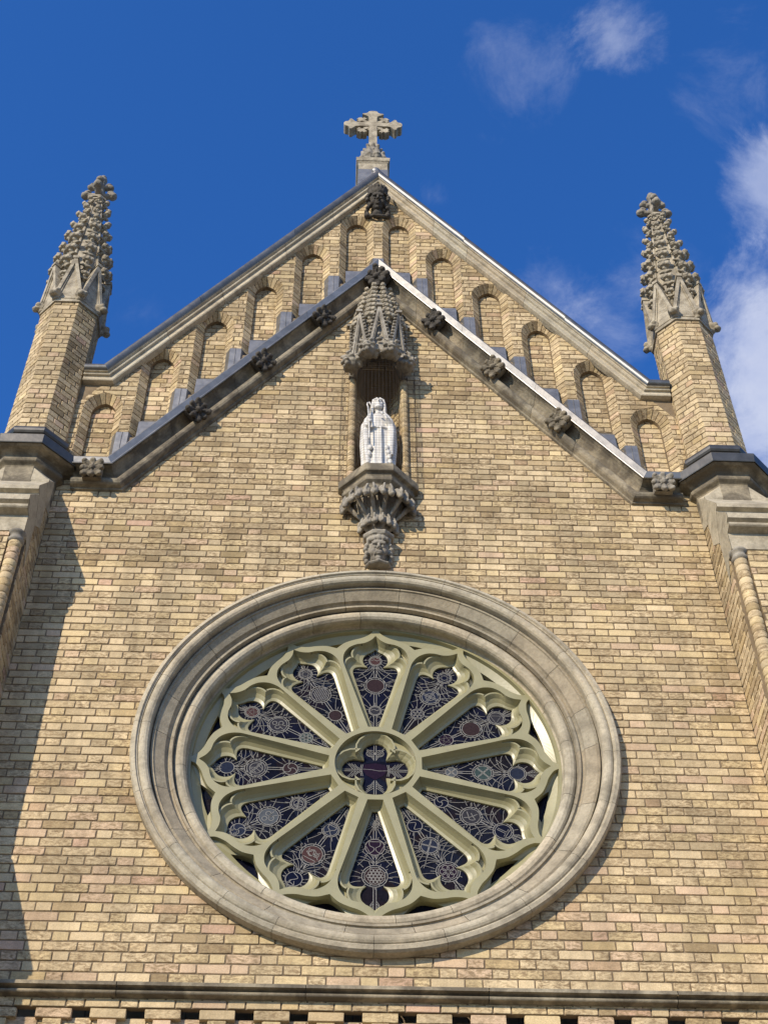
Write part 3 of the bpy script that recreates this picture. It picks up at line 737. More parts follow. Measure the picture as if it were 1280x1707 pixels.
def turret(sx):
    cx = sx*TX; rn = random.Random(50+sx)
    mb = MB(); P = oct_pts(cx, TY, TAP); z0, z1 = 3.28, 5.53
    for i in range(8):
        a, b = Vector((*P[i], z0)), Vector((*P[(i+1) % 8], z0)); U = (b-a); w = U.length; U.normalize()
        field(mb, a, U, (0, 0, 1), (U.y, -U.x, 0), w, z1-z0, bond='octagon', dirt=.03, seed=60+i+sx, joint=.0095)
    sh = build('turret', mb, [BRICK, MORTAR], church, normals=False)
    tag(sh, ('left' if sx < 0 else 'right')+' octagonal brick turret with crocketed stone spirelet')
    # cornice round the foot of the shaft
    mb = MB(); P = oct_pts(cx, TY, TAP)[::-1]; P = P[::-1]
    cp = [(.0, 3.10), (.155, 3.06), (.153, 3.02)] + [(.150-.105*math.sin(R(a)), 3.01-.055*(1-math.cos(R(a)))-.0*a) for a in (10, 30, 50, 70, 90)] + [(.044, 2.952)] + [(.040+.026*math.cos(R(a)), 2.922+.030*math.sin(R(a))) for a in (75, 45, 15, -15, -45, -75)] + [(.032, 2.885), (.018, 2.875), (.012, 2.86), (.006, 2.60)]
    sweep(mb, P, cp, lambda p, h: (p[0], p[1], h), closed=True, rnd=rn, tintv=.05)
    # broached square base below the octagon
    hw_ = .285
    build('turret_cornice', mb, STONE_SOOT, sh)
    mb = MB()
    fl = [(.0, 3.44), (.010, 3.44)] + [(.016+.034*math.cos(R(a)), 3.375+.05*math.sin(R(a))) for a in (90, 60, 30, 0, -30, -60, -80)] + [(.025, 3.30), (.150, 3.14), (.172, 3.13), (.178, 3.12), (.164, 3.035), (.170, 3.028), (.166, 3.02), (.150, 3.03)]
    sweep(mb, P, fl, lambda p, h: (p[0], p[1], h), closed=True, rnd=rn, tintv=.03)
    build('zinc_flashing', mb, ZINC_DARK, sh)
    # spirelet
    lean = sx*.030
    def S(x, y, z): return (x+lean*(z-5.53), y, z)
    mb = MB(); zb, zt = 5.50, 7.99
    L = []
    for z, ap in ((5.50, .300), (5.545, .300), (5.56, .285), (5.66, .270), (6.05, .205), (7.1, .115), (zt, .055)): L.append([S(px_, py_, z) for px_, py_ in oct_pts(cx, TY, ap)])
    mb.rings(L, True, smooth=False, cap=True)
    for k_ in range(8):
        a = PI/8+k_*PI/4
        mb.tube([S(cx+(.250-.190*q)*math.cos(a), TY+(.250-.190*q)*math.sin(a), 5.75+2.2*q) for q in (0, .5, 1)], [.020, .016, .012], 6)
    for z, ap, h in ((7.97, .085, .03), (8.0, .100, .03)):
        mb.rings([[S(px_, py_, zz) for px_, py_ in oct_pts(cx, TY, ap)] for zz in (z, z+h)], True, smooth=False, cap=True)
    sp = build('spirelet', mb, STONE_PALE, sh)
    # eight gablets
    for k_ in range(8):
        a = k_*PI/4-PI/2; ca, sa = math.cos(a), math.sin(a); mb = MB(); hw = .122; zf, za = 5.64, 6.27
        def G(u, v, d): return S(cx+ca*d-sa*u, TY+sa*d+ca*u, v)
        def bar(u0, v0, d0, u1, v1, d1, wd, th):
            dx, dz = u1-u0, v1-v0; Ln = math.hypot(dx, dz); nx, nz = -dz/Ln*wd/2, dx/Ln*wd/2
            pts = []
            for (uu, vv, dd) in ((u0, v0, d0), (u1, v1, d1)):
                pts += [G(uu-nx, vv-nz, dd-th), G(uu-nx, vv-nz, dd), G(uu+nx, vv+nz, dd), G(uu+nx, vv+nz, dd-th)]
            mb.add(pts, [(0, 1, 5, 4), (1, 2, 6, 5), (2, 3, 7, 6), (3, 0, 4, 7), (0, 3, 2, 1), (4, 5, 6, 7)])
        for sg in (-1, 1):
            bar(sg*hw, zf-.02, .325, 0, za, .335, .034, .10); bar(sg*(hw-.030), zf, .312, 0, za-.09, .318, .018, .08)
        mb.add([G(-hw+.01, zf-.08, .298), G(hw-.01, zf-.08, .298), G(0, za-.05, .306), G(-hw+.01, zf-.08, .2), G(hw-.01, zf-.08, .2), G(0, za-.05, .2)], [(0, 1, 2), (0, 2, 5, 3), (1, 4, 5, 2), (3, 5, 4), (0, 3, 4, 1)])
        mb.add([G(-.03, za-.01, .345), G(.03, za-.01, .345), G(.03, za+.035, .345), G(-.03, za+.035, .345), G(-.03, za-.01, .2), G(.03, za-.01, .2), G(.03, za+.035, .2), G(-.03, za+.035, .2)], [(0, 1, 2, 3), (0, 4, 5, 1), (1, 5, 6, 2), (2, 6, 7, 3), (3, 7, 4, 0)])
        build('gablet', mb, STONE_PALE, sh)
        b_ = a+PI/8; zz = 5.60
        kx = cx+.290*math.cos(b_); ky = TY+.290*math.sin(b_)
        place(KNOB, 'gablet_knob', S(kx, ky, zz), rotz=b_, scale=rn.uniform(1.0, 1.12), parent=sh)
        for i in range(8):
            z = 6.03+i*.262; q = (z-5.75)/2.2; rr = .250-.190*q+.004
            p = S(cx+rr*math.cos(b_), TY+rr*math.sin(b_), z)
            place(CRK2 if i < 5 else CRK, 'crocket', p, rotz=b_+rn.uniform(-.08, .08), scale=(.95, 1.3, 1.34, 1.30, 1.24, 1.2, 1.1, .98)[i]*rn.uniform(.95, 1.05), parent=sh)
    # finial
    mb = MB(); cz = 8.03
    mb.tube([S(cx, TY, cz-.03), S(cx, TY, cz+.2), S(cx, TY, cz+.5)], [.05, .045, .04], 8)
    for lvl, (z, rr, s__) in enumerate(((8.17, .155, 1.), (8.36, .11, .85))):
        for k_ in range(4):
            a = k_*PI/2+(PI/4 if lvl == 1 and False else 0); ca, sa = math.cos(a), math.sin(a)
            mb.tube([S(cx, TY, z-.01), S(cx+ca*rr*.6, TY+sa*rr*.6, z-.02), S(cx+ca*rr, TY+sa*rr, z)], [.045*s__, .04*s__, .04*s__], 8)
            mb.ell(S(cx+ca*rr, TY+sa*rr, z-.008), (.055*s__, .055*s__, .042*s__)); mb.ell(S(cx+ca*rr*.85, TY+sa*rr*.85, z+.045*s__), (.05*s__, .05*s__, .025*s__))
            mb.ell(S(cx+ca*rr*1.12, TY+sa*rr*1.12, z+.012), (.035*s__, .035*s__, .030*s__))
    mb.ell(S(cx, TY, 8.52), (.058, .058, .05)); mb.ell(S(cx, TY, 8.585), (.042, .042, .035)); mb.ell(S(cx, TY, 8.47), (.045, .045, .03))
    sculpt('finial', mb, STONE_GREY, sh, .007, 1, ZO, .006, 30)
def corner_pier(sx):
    rn = random.Random(70+sx); x0, x1 = sx*XW, sx*3.43
    X = sorted((x0, x1))
    mb = MB(); yf, zt = -.50, 1.80
    # inner side face, upper narrow part and lower wide part
    N = (-sx, 0, 0)
    def side(y0, y1, z0, z1, sd):
        if sx < 0: field(mb, (x0, y0, z0), (0, 1, 0), (0, 0, 1), N, y1-y0, z1-z0, dirt=.22, seed=sd, phase=.1)
        else: field(mb, (x0, y1, z0), (0, -1, 0), (0, 0, 1), N, y1-y0, z1-z0, dirt=.22, seed=sd, phase=.1)
    side(-.405, 0, -5.2, 1.92, 80+sx); side(-.30, 0, 1.92, 2.12, 82+sx); side(-.20, 0, 2.12, 2.62, 84+sx)
    # chamfered nook and front face
    fx0 = sx*(XW+.115)
    a, b = sorted((fx0, sx*4.2))
    field(mb, (a, yf-.02, -5.2), (1, 0, 0), (0, 0, 1), (0, -1, 0), b-a, zt+5.2-.02, dirt=.15, seed=90+sx)
    mb.add([(x0, -.405, -5.2), (x0, -.405, 1.85), (fx0, -.405, 1.85), (fx0, -.405, -5.2), (fx0, yf-.02, 1.85), (fx0, yf-.02, -5.2)], [(0, 1, 2, 3), (3, 2, 4, 5)], mi=1)
    if sx < 0: field(mb, (x0, -.87, -5.2), (0, 1, 0), (0, 0, 1), N, .465, 3.78, dirt=.22, seed=95, phase=.1)
    else: field(mb, (x0, -.405, -5.2), (0, -1, 0), (0, 0, 1), N, .465, 3.78, dirt=.22, seed=96, phase=.1)
    field(mb, (min(x0, sx*4.2), -.87, -5.2), (1, 0, 0), (0, 0, 1), (0, -1, 0), abs(sx*4.2-x0), 3.78, dirt=.2, seed=97)
    p = build('corner_pier', mb, [BRICK, MORTAR], church, normals=False)
    mb = MB(); ws = [(-.40, -.80), (-.50, -.80), (-.895, -1.40), (-.895, -1.45), (-.86, -1.47), (-.40, -1.47)]
    q_ = [(sx*(XW-.002), y, z) for y, z in ws]; q2_ = [(sx*4.22, y, z) for y, z in ws]
    mb.add(q_+q2_, [list(range(6))]+[(i, (i+1) % 6, 6+(i+1) % 6, 6+i) for i in range(6)]+[[6+i for i in range(6)]]); build('stone_weathering', mb, STONE, p)
    tag(p, ('left' if sx < 0 else 'right')+' projecting brick corner pier with sloped stone head')
    mb = MB(); a, b = sorted((sx*(XW-.001), sx*4.25))
    pr = [(.1, 2.72), (-.222, 2.72), (-.222, 2.68), (-.445, 2.37), (-.445, 2.325), (-.405, 2.31), (-.40, 2.29), (-.425, 2.275), (-.62, 2.045), (-.62, 1.985), (-.575, 1.965), (-.570, 1.95)] + [(-.585-.028*math.sin(R(q)), 1.925+.026*math.cos(R(q))) for q in (0, 30, 60, 90, 120, 150, 180)] + [(-.53, 1.885), (-.53, 1.70), (-.51, 1.695), (-.1, 1.695)]
    # stone head: profile run along x, side shown as stepped ashlar slabs
    n = len(pr); rxs = [a, b]
    mb.add([(xx, y, z) for xx in rxs for y, z in pr], [(i, i+1, n+i+1, n+i) for i in range(n-1)])
    e = -sx*.004
    xs = sx*XW-sx*.004
    ia, ib = 4, 10
    for pts in ([(-.0, 2.72)]+pr[1:3]+[(-.255, 2.634), (-.14, 2.44), (0, 2.50)],
                [(-.145, 2.435), (-.258, 2.630)]+pr[3:7]+[(-.385, 2.285), (-.30, 2.02), (-.145, 2.16)],
                [(-.305, 2.02), (-.389, 2.282)]+pr[7:22]+[(-.51, 1.695), (-.405, 1.695), (-.305, 1.50)]):
        v = rn.uniform(.88, 1.08)
        V, Fc = fill2d([[(q[0], q[1]) for q in pts]], 0); mb.add([(xs, q[0], q[2]) for q in V], Fc, (v, v, v*.98))
    # square block with broach stops under the octagon
    cx = sx*TX; hw_ = .283
    o8 = oct_pts(cx, TY, TAP+.006); top, bot = 2.87, 2.72
    sq = [(cx-hw_, TY-hw_), (cx+hw_, TY-hw_), (cx+hw_, TY+hw_), (cx-hw_, TY+hw_)]
    o8s = sorted(o8, key=lambda q: math.atan2(q[1]-TY, q[0]-cx))
    for i, (qx, qy) in enumerate(sq):
        d = Vector((qx-cx, qy-TY)); c2 = sorted(o8, key=lambda q: -(Vector((q[0]-cx, q[1]-TY)).dot(d)))[:2]
        mb.add([(qx, qy, bot-.02), (c2[0][0], c2[0][1], top), (c2[1][0], c2[1][1], top), (c2[0][0], c2[0][1], bot-.02), (c2[1][0], c2[1][1], bot-.02)], [(0, 1, 2), (0, 3, 1), (0, 2, 4)])
    w = build('stone_pier_head', mb, STONE, p)
    # nook colonnette of round bricks
    mb = MB(); ccx, ccy = sx*(XW+.062), -.475; zc = 1.60
    while zc > -5.2:
        c = brick_color(rn, ccx, zc, .25)
        mb.rings([[(ccx+r*math.cos(q*PI/8), ccy+r*math.sin(q*PI/8), z) for q in range(16)] for r, z in ((.049, zc), (.054, zc-.003), (.056, zc-.008), (.056, zc-.060), (.054, zc-.066), (.049, zc-.069), (.049, zc-CH))], True, c, True)
        zc -= CH
    build('brick_colonnette', mb, BRICK, p)
    mb = MB()
    mb.rings([[(ccx+r*math.cos(q*PI/8), ccy+r*math.sin(q*PI/8), z) for q in range(16)] for r, z in ((.05, 1.60), (.066, 1.61), (.07, 1.63), (.060, 1.645), (.056, 1.655), (.058, 1.675), (.072, 1.685), (.078, 1.70), (.072, 1.715), (.05, 1.72))], True, smooth=True)
    build('colonnette_capital', mb, STONE_GREY, p)
for sx in (-1, 1): turret(sx); corner_pier(sx)

# ------------------------------------------------------------------ rose window: stone surround
rn = random.Random(101)
hood = [(1.80, .03), (1.812, -.01), (1.812, -.075), (1.800, -.095), (1.772, -.103), (1.764, -.088), (1.756, -.086)] + [(1.716+.040*math.cos(R(a)), -.062-.036*math.sin(R(a))) for a in (20, 45, 70, 90, 110, 140, 170)] + [(1.676, -.02), (1.670, .01), (1.668, .02)]
midp = [(1.668, .0), (1.663, -.028), (1.644, -.032), (1.640, -.02), (1.566, .028), (1.560, .05), (1.548, .066), (1.535, .062), (1.531, .048), (1.513, .048), (1.508, .09)]
innr = [(1.508, .10)] + [(1.458+.047*math.cos(R(a)), .118-.044*math.sin(R(a))) for a in (10, 35, 60, 90, 120, 150, 175)] + [(1.411, .14), (1.420, .165), (1.418, .19), (1.403, .205)]
def joints(n, ph, j=2.): return [ph+i*360/n+rn.uniform(-j, j) for i in range(n)]
mb = MB(); revolve(mb, hood, RC, joints(20, 2, 2.5), rn, .06, .09)
rose = build('rose_window', mb, STONE, church)
tag(rose, 'great round rose window with twelve petals of dark stained glass')
mb = MB(); revolve(mb, midp, RC, joints(22, 9, 2.5), rn, .08, .13, tint0=(.78, .77, .76)); build('stone_ring', mb, STONE, rose)
mb = MB(); revolve(mb, innr, RC, joints(20, 14, 2.5), rn, .08, .13); build('roll_moulding', mb, STONE, rose)

# ------------------------------------------------------------------ tracery
def crom(pts, n=5):
    out = []
    for i in range(len(pts)-1):
        p0 = pts[i-1] if i > 0 else (2*pts[0][0]-pts[1][0], 2*pts[0][1]-pts[1][1]); p1, p2 = pts[i], pts[i+1]
        p3 = pts[i+2] if i+2 < len(pts) else (2*p2[0]-p1[0], 2*p2[1]-p1[1])
        for k in range(n):
            q = k/n; out.append(tuple(.5*((2*p1[j])+(-p0[j]+p2[j])*q+(2*p0[j]-5*p1[j]+4*p2[j]-p3[j])*q*q+(-p0[j]+3*p1[j]-3*p2[j]+p3[j])*q**3) for j in (0, 1)))
    out.append(pts[-1]); return out
def chain(*segs):
    out = []
    for s__ in segs: out += s__[:-1]
    return out+[segs[-1][-1]]
def full(half):
    """right half, base to apex -> closed loop"""
    return half + [(-p[0], p[1]) for p in half[::-1] if abs(p[0]) > 1e-6]
def line(a, b, n): return [(a[0]+(b[0]-a[0])*i/n, a[1]+(b[1]-a[1])*i/n) for i in range(n+1)]
Y0_, YF, YE, YH, YG = .200, .226, .268, .284, .300
A_h = chain(line((.058, .350), (.246, .975), 8), crom([(.246, .975), (.262, 1.045), (.255, 1.125), (.217, 1.190), (.162, 1.226), (.118, 1.238)], 4), crom([(.118, 1.238), (.085, 1.248), (.038, 1.280), (0, 1.328)], 4))
F_h = chain(line((.052, .356), (.236, .972), 8), crom([(.236, .972), (.243, 1.02), (.236, 1.062), (.212, 1.094), (.180, 1.106)], 4), crom([(.180, 1.106), (.186, 1.150), (.172, 1.195), (.142, 1.226), (.106, 1.236)], 4), crom([(.106, 1.236), (.078, 1.244), (.034, 1.274), (0, 1.318)], 4))
H_h = chain(line((.020, .398), (.178, .972), 8), crom([(.178, .972), (.181, 1.012), (.164, 1.044), (.125, 1.055), (.062, 1.050)], 4), crom([(.062, 1.050), (.090, 1.082), (.102, 1.125), (.092, 1.170), (.062, 1.203)], 4), crom([(.062, 1.203), (.045, 1.212), (.022, 1.228), (0, 1.250)], 4))
def rot_(p, th): return (p[0]*math.cos(th)+p[1]*math.sin(th), -p[0]*math.sin(th)+p[1]*math.cos(th))
def W3(p, th, y): q = rot_(p, th); return (RC+q[0], y, q[1])
# spandrel cell, in the frame of the 15 degree line
def to15(p): return rot_(p, -R(15))
og = crom([(.024, 1.384), (.050, 1.342), (.115, 1.300), (.180, 1.276), (.255, 1.238), (.3155, 1.1775)], 4)
og15 = [to15(p) for p in og]            # u negative side
og15 = [(min(p[0], 0) if i < len(og15)-1 else 0., p[1]) for i, p in enumerate(og15)]
a_ring = math.atan2(-og15[0][0], og15[0][1])
ringarc = [(1.384*math.sin(a_ring*(1-2*i/12)), 1.384*math.cos(a_ring*(1-2*i/12))) for i in range(13)]   # right to left
S_loop = [(-p[0], p[1]) for p in og15[::-1]][0:-1] + ringarc + og15[1:-1]
S_in = []
cS = (0, sum(p[1] for p in S_loop)/len(S_loop)+.012)
def inset_loop(L, d):
    n = len(L); out = []
    for i in range(n):
        a, p, b = L[i-1], L[i], L[(i+1) % n]
        d1 = Vector((p[0]-a[0], p[1]-a[1])); d2 = Vector((b[0]-p[0], b[1]-p[1]))
        if d1.length < 1e-7 or d2.length < 1e-7: out.append(p); continue
        d1.normalize(); d2.normalize(); n1 = Vector((-d1.y, d1.x)); n2 = Vector((-d2.y, d2.x)); mm = n1+n2
        if mm.length < 1e-3: mm = n1
        mm.normalize(); k = min(2.2, 1/max(.3, mm.dot(n1))); out.append((p[0]+mm.x*d*k, p[1]+mm.y*d*k))
    return out
nS = len(og15); sideR = line((0, 1.232), (.150, 1.306), nS-1)
def bow(L, k): return [(p[0]*(1-.0), p[1]-k*math.sin(PI*i/(len(L)-1))) for i, p in enumerate(L)]
sideR = bow(sideR, .014); rr_ = math.hypot(.150, 1.306); aa_ = math.atan2(.150, 1.306)
arc2 = [(rr_*math.sin(aa_*(1-2*i/12)), rr_*math.cos(aa_*(1-2*i/12))) for i in range(13)]
SL2 = sideR[:-1] + arc2 + [(-p[0], p[1]) for p in sideR[::-1][1:-1]]
assert len(SL2) == len(S_loop), (len(SL2), len(S_loop))
SL1 = [((a[0]*.45+b[0]*.55), (a[1]*.45+b[1]*.55)) for a, b in zip(S_loop, SL2)]
tr = MB(); loops = [[(RC+1.406*math.cos(2*PI*i/144), 1.406*math.sin(2*PI*i/144)) for i in range(144)], [(RC+.307*math.cos(2*PI*i/72), .307*math.sin(2*PI*i/72)) for i in range(72)]]
Af, Ff, Hf = full(A_h), full(F_h), full(H_h)
def mid_loop(A, B, q): return [(a[0]+(b[0]-a[0])*q, a[1]+(b[1]-a[1])*q) for a, b in zip(A, B)]
# eyelet: between the A shoulder and the F lobes (right side indices)
iA0, iA1 = 8, 8+20; iF0, iF1 = 8, 8+32
nA = len(A_h); nF = len(F_h)
for k in range(12):
    th = R(30*k)
    loops.append([(RC+rot_(p, th)[0], rot_(p, th)[1]) for p in Af])
    loops.append([(RC+rot_(p, th+R(15))[0], rot_(p, th+R(15))[1]) for p in S_loop])
    q3 = lambda L, y: [W3(p, th, y) for p in L]
    # splay from fillet to glass, slightly hollow
    Fo = Ff
    tr.rings([q3(Fo, YF), q3(mid_loop(Fo, Hf, .26), YF+.030), q3(mid_loop(Fo, Hf, .62), YF+.050), q3(Hf, YH)], True, smooth=False)
    tr.strip(q3(Hf, YH), q3(Hf, YG+.01), True, smooth=False)
    # straight edges between front plane and fillet (spokes, ogee point, hub side)
    for sg in (1, -1):
        m2 = lambda L: [(sg*p[0], p[1]) for p in L]
        a, f = A_h[:9], F_h[:9]; tr.strip(q3(m2(a), Y0_), q3(m2(f), YF), False, smooth=False)
        a, f = A_h[28:], F_h[40:]
        nn = min(len(a), len(f)); tr.strip(q3(m2(a[-nn:]), Y0_), q3(m2(f[-nn:]), YF), False, smooth=False)
        # eyelet walls and floor
        sh = A_h[8:29]; lob = F_h[8:41]; w_ = .013
        lo_o = []
        for i, p in enumerate(lob):
            a_, b_ = lob[max(0, i-1)], lob[min(len(lob)-1, i+1)]; d = Vector((b_[0]-a_[0], b_[1]-a_[1])).normalized(); nv = Vector((d.y, -d.x))
            if abs(i-16) < 2: nv = Vector((1, .1)).normalized()
            lo_o.append((p[0]+nv.x*w_, p[1]+nv.y*w_))
        # keep the fillet inside the ogee
        tr.strip(q3(m2(lob), YF), q3(m2(lo_o), YF), False, smooth=False)
        tr.strip(q3(m2(lo_o), YF), q3(m2(lo_o), YE), False, smooth=False)
        tr.strip(q3(m2(sh), Y0_), q3(m2([(p[0]-.004, p[1]-.002) for p in sh]), YE), False, smooth=False)
        V, Fc = fill2d([[(p[0], p[1]) for p in sh]+[p for p in lo_o[::-1][1:-1]]], YE)
        tr.add([W3((sg*v[0], v[2]), th, YE) for v in V], Fc)
    tr.strip(q3([(-.058, .350), (.058, .350)], Y0_), q3([(-.052, .356), (.052, .356)], YF), False, smooth=False)
    # spandrel splay
    S1, S2 = inset_loop(S_loop, .005), SL2
    q4 = lambda L, y: [W3(p, th+R(15), y) for p in L]
    tr.rings([q4(S_loop, Y0_), q4(S1, .236), q4(S2, .262), q4(S2, YG+.01)], True, smooth=False)
V, Fc = fill2d(loops, Y0_); tr.add(V, Fc)
# hub quatrefoil
def quat(c, r, cusp, n=9, a_lim=None):
    L = []
    for k in range(4):
        a0 = k*PI/2
        for i in range(n+1):
            a = -a_lim+2*a_lim*i/n; x, z = c+r*math.cos(a), r*math.sin(a); L.append((x*math.cos(a0)-z*math.sin(a0), x*math.sin(a0)+z*math.cos(a0)))
        if cusp: L.append((cusp*math.cos(a0+PI/4), cusp*math.sin(a0+PI/4)))
    return L
QF = quat(.157, .143, .196, a_lim=1.72); QH = quat(.157, .096, .118, a_lim=2.0)
QO = inset_loop(QF, -.012)
tc3 = lambda L, y: [(RC+p[0], y, p[1]) for p in L]
tr.rings([tc3(QF, .224), tc3(mid_loop(QF, QH, .35), .248), tc3(mid_loop(QF, QH, .7), .264), tc3(QH, YH), tc3(QH, YG+.01)], True, smooth=False)
hc = [(.306*math.cos(2*PI*i/72), .306*math.sin(2*PI*i/72)) for i in range(72)]
tr.strip(tc3(hc, Y0_), tc3(hc, .266), True, smooth=True)
tr.strip(tc3(QF, .224), tc3(QO, .224), True, smooth=False); tr.strip(tc3(QO, .224), tc3(QO, .266), True, smooth=False)
V, Fc = fill2d([[(RC+p[0], p[1]) for p in hc], [(RC+p[0], p[1]) for p in QO]], .265); tr.add(V, Fc)
to = build('tracery', tr, PAINT, rose)
md = to.modifiers.new('w', 'WELD'); md.merge_threshold = .0004
bv = to.modifiers.new('b', 'BEVEL'); bv.width = .0022; bv.segments = 1; bv.limit_method = 'ANGLE'; bv.angle_limit = R(35)

# ------------------------------------------------------------------ glass and leading
def ribbon(mb, pts, th, w=.0052, y=YG-.003, closed=False, local=True):
    pts = list(pts); n = len(pts)
    if n < 2: return
    Lf, Rt = [], []
    for i, p in enumerate(pts):
        a = pts[i-1] if (i > 0 or closed) else p; b = pts[(i+1) % n] if (i < n-1 or closed) else p
        d = Vector((b[0]-a[0], b[1]-a[1]))
        if d.length < 1e-7: d = Vector((1, 0))
        d.normalize(); nx, nz = -d.y*w/2, d.x*w/2
        Lf.append((p[0]+nx, p[1]+nz)); Rt.append((p[0]-nx, p[1]-nz))
    f = lambda L, yy: [W3(p, th, yy) for p in L]
    mb.strip(f(Lf, y), f(Rt, y), closed, smooth=False); mb.strip(f(Lf, y+.004), f(Lf, y), closed, smooth=False); mb.strip(f(Rt, y), f(Rt, y+.004), closed, smooth=False)
def circ2(c, r, n=28, a0=0., a1=360.): return [(c[0]+r*math.sin(R(a0+(a1-a0)*i/n)), c[1]+r*math.cos(R(a0+(a1-a0)*i/n))) for i in range(n+(0 if a1-a0 == 360 else 1))]
def disc(name, c, r, th, mat, parent, n=28, pts=None):
    mb = MB(); L = pts or circ2(c, r, n); mb.add([W3(p, th, YG-.0015) for p in L], [list(range(len(L)))]); return build(name, mb, mat, parent)
def sym(kind, c, r):
    """list of (polyline, closed) inside a roundel, v is outward from the hub"""
    P = lambda L: [(c[0]+x*r, c[1]+z*r) for x, z in L]; o = []
    ci = lambda x, z, q, n=14, a0=0, a1=360: (P([(x+q*math.sin(R(a0+(a1-a0)*i/n)), z+q*math.cos(R(a0+(a1-a0)*i/n))) for i in range(n+(0 if a1-a0 == 360 else 1))]), a1-a0 == 360)
    if kind == 'star5':
        o.append((P([(math.sin(R(144*i)), math.cos(R(144*i))) for i in range(5)]), True))
    elif kind == 'star6':
        for s__ in (0, 180): o.append((P([(.95*math.sin(R(s__+120*i)), .95*math.cos(R(s__+120*i))) for i in range(3)]), True))
    elif kind == 'flower':
        for i in range(6): o.append(ci(.5*math.sin(R(60*i)), .5*math.cos(R(60*i)), .36, 10))
        o.append(ci(0, 0, .16, 8))
    elif kind == 'cross':
        for d in (-.1, .1): o += [(P([(d, -1), (d, 1)]), False), (P([(-1, d), (1, d)]), False)]
        o.append(ci(0, 0, .55, 20))
    elif kind == 'saltire':
        for d in (-.08, .08): o += [(P([(-.7+d, -.7), (.7+d, .7)]), False), (P([(-.7-d, .7), (.7-d, -.7)]), False)]
    elif kind == 'triangle': o.append((P([(0, .85), (.8, -.55), (-.8, -.55)]), True))
    elif kind == 'swirl':
        for k_ in range(3): o.append((P([(math.sin(R(120*k_+90*q))*q, math.cos(R(120*k_+90*q))*q) for q in rng(0, 1, 6)]), False))
    elif kind == 'ss': o.append((P(crom([(-.5, .8), (.35, .45), (-.35, -.35), (.5, -.8)], 5)), False))
    elif kind == 'chalice':
        o += [(P(crom([(-.62, -.8), (-.55, -.2), (-.12, .1), (-.14, .45), (-.5, .78)], 4)), False), (P(crom([(.62, -.8), (.55, -.2), (.12, .1), (.14, .45), (.5, .78)], 4)), False), (P([(-.64, -.7), (.64, -.7)]), False)]
    elif kind == 'cluster':
        rr = random.Random(4)
        for i in range(-2, 3):
            for j in range(-2, 3):
                x, z = i*.36+(.18 if j % 2 else 0)-.05, j*.33
                if math.hypot(x, z) < .8: o.append(ci(x, z, .165, 9))
    elif kind == 'ship':
        o += [(P(crom([(-.8, .3), (-.3, -.1), (.1, .25), (.7, -.1)], 4)), False), (P(crom([(-.6, -.5), (-.2, .1), (.1, -.6)], 4)), False), (P(crom([(0, -.6), (.5, -.1), (.6, -.55)], 4)), False), (P([(-.7, .55), (.7, .55)]), False), ci(.1, -.2, .35, 12), ci(-.4, -.1, .25, 10)]
    elif kind == 'harp':
        for d in rng(-.7, .7, 6): o.append((P([(d, -math.sqrt(max(0, .8-d*d))), (d+.12, math.sqrt(max(0, .8-d*d)))]), False))
    elif kind == 'anchor':
        o += [(P([(-.8, .6), (.75, -.65)]), False), (P([(-.7, .7), (.85, -.55)]), False), (P([(-.5, -.5), (.1, .1), (.1, .6)]), False), (P([(-.2, -.8), (.5, -.1)]), False), (P([(-.6, 0), (0, .6)]), False), ci(0, 0, .72, 20)]
    elif kind == 'keys':
        o += [ci(0, .5, .26, 10), ci(-.35, -.1, .28, 10), ci(.35, -.15, .28, 10), (P(crom([(-.3, -.8), (0, 0), (.3, -.8)], 4)), False)]
    elif kind == 'bird':
        o += [(P(crom([(-.6, .5), (-.1, .2), (.2, .6), (.5, .1), (.1, -.3), (-.3, -.7)], 4)), False), (P(crom([(-.4, -.2), (0, .1), (.6, -.6)], 4)), False)]
    elif kind == 'tee': o += [(P([(-.12, -.8), (-.12, .4), (-.6, .4)]), False), (P([(.12, -.8), (.12, .4), (.6, .4)]), False), (P([(-.7, .62), (.7, .62)]), False)]
    elif kind == 'fish': o.append((P(crom([(-.8, .1), (-.2, .35), (.3, .05), (.8, .3)], 4)), False))
    elif kind == 'grid':
        o += [(P([(-.8, .25), (.8, .25)]), False), (P([(-.8, -.25), (.8, -.25)]), False), (P([(0, -.95), (0, .95)]), False), (P([(-.5, -.8), (.5, .8)]), False)]
    return o
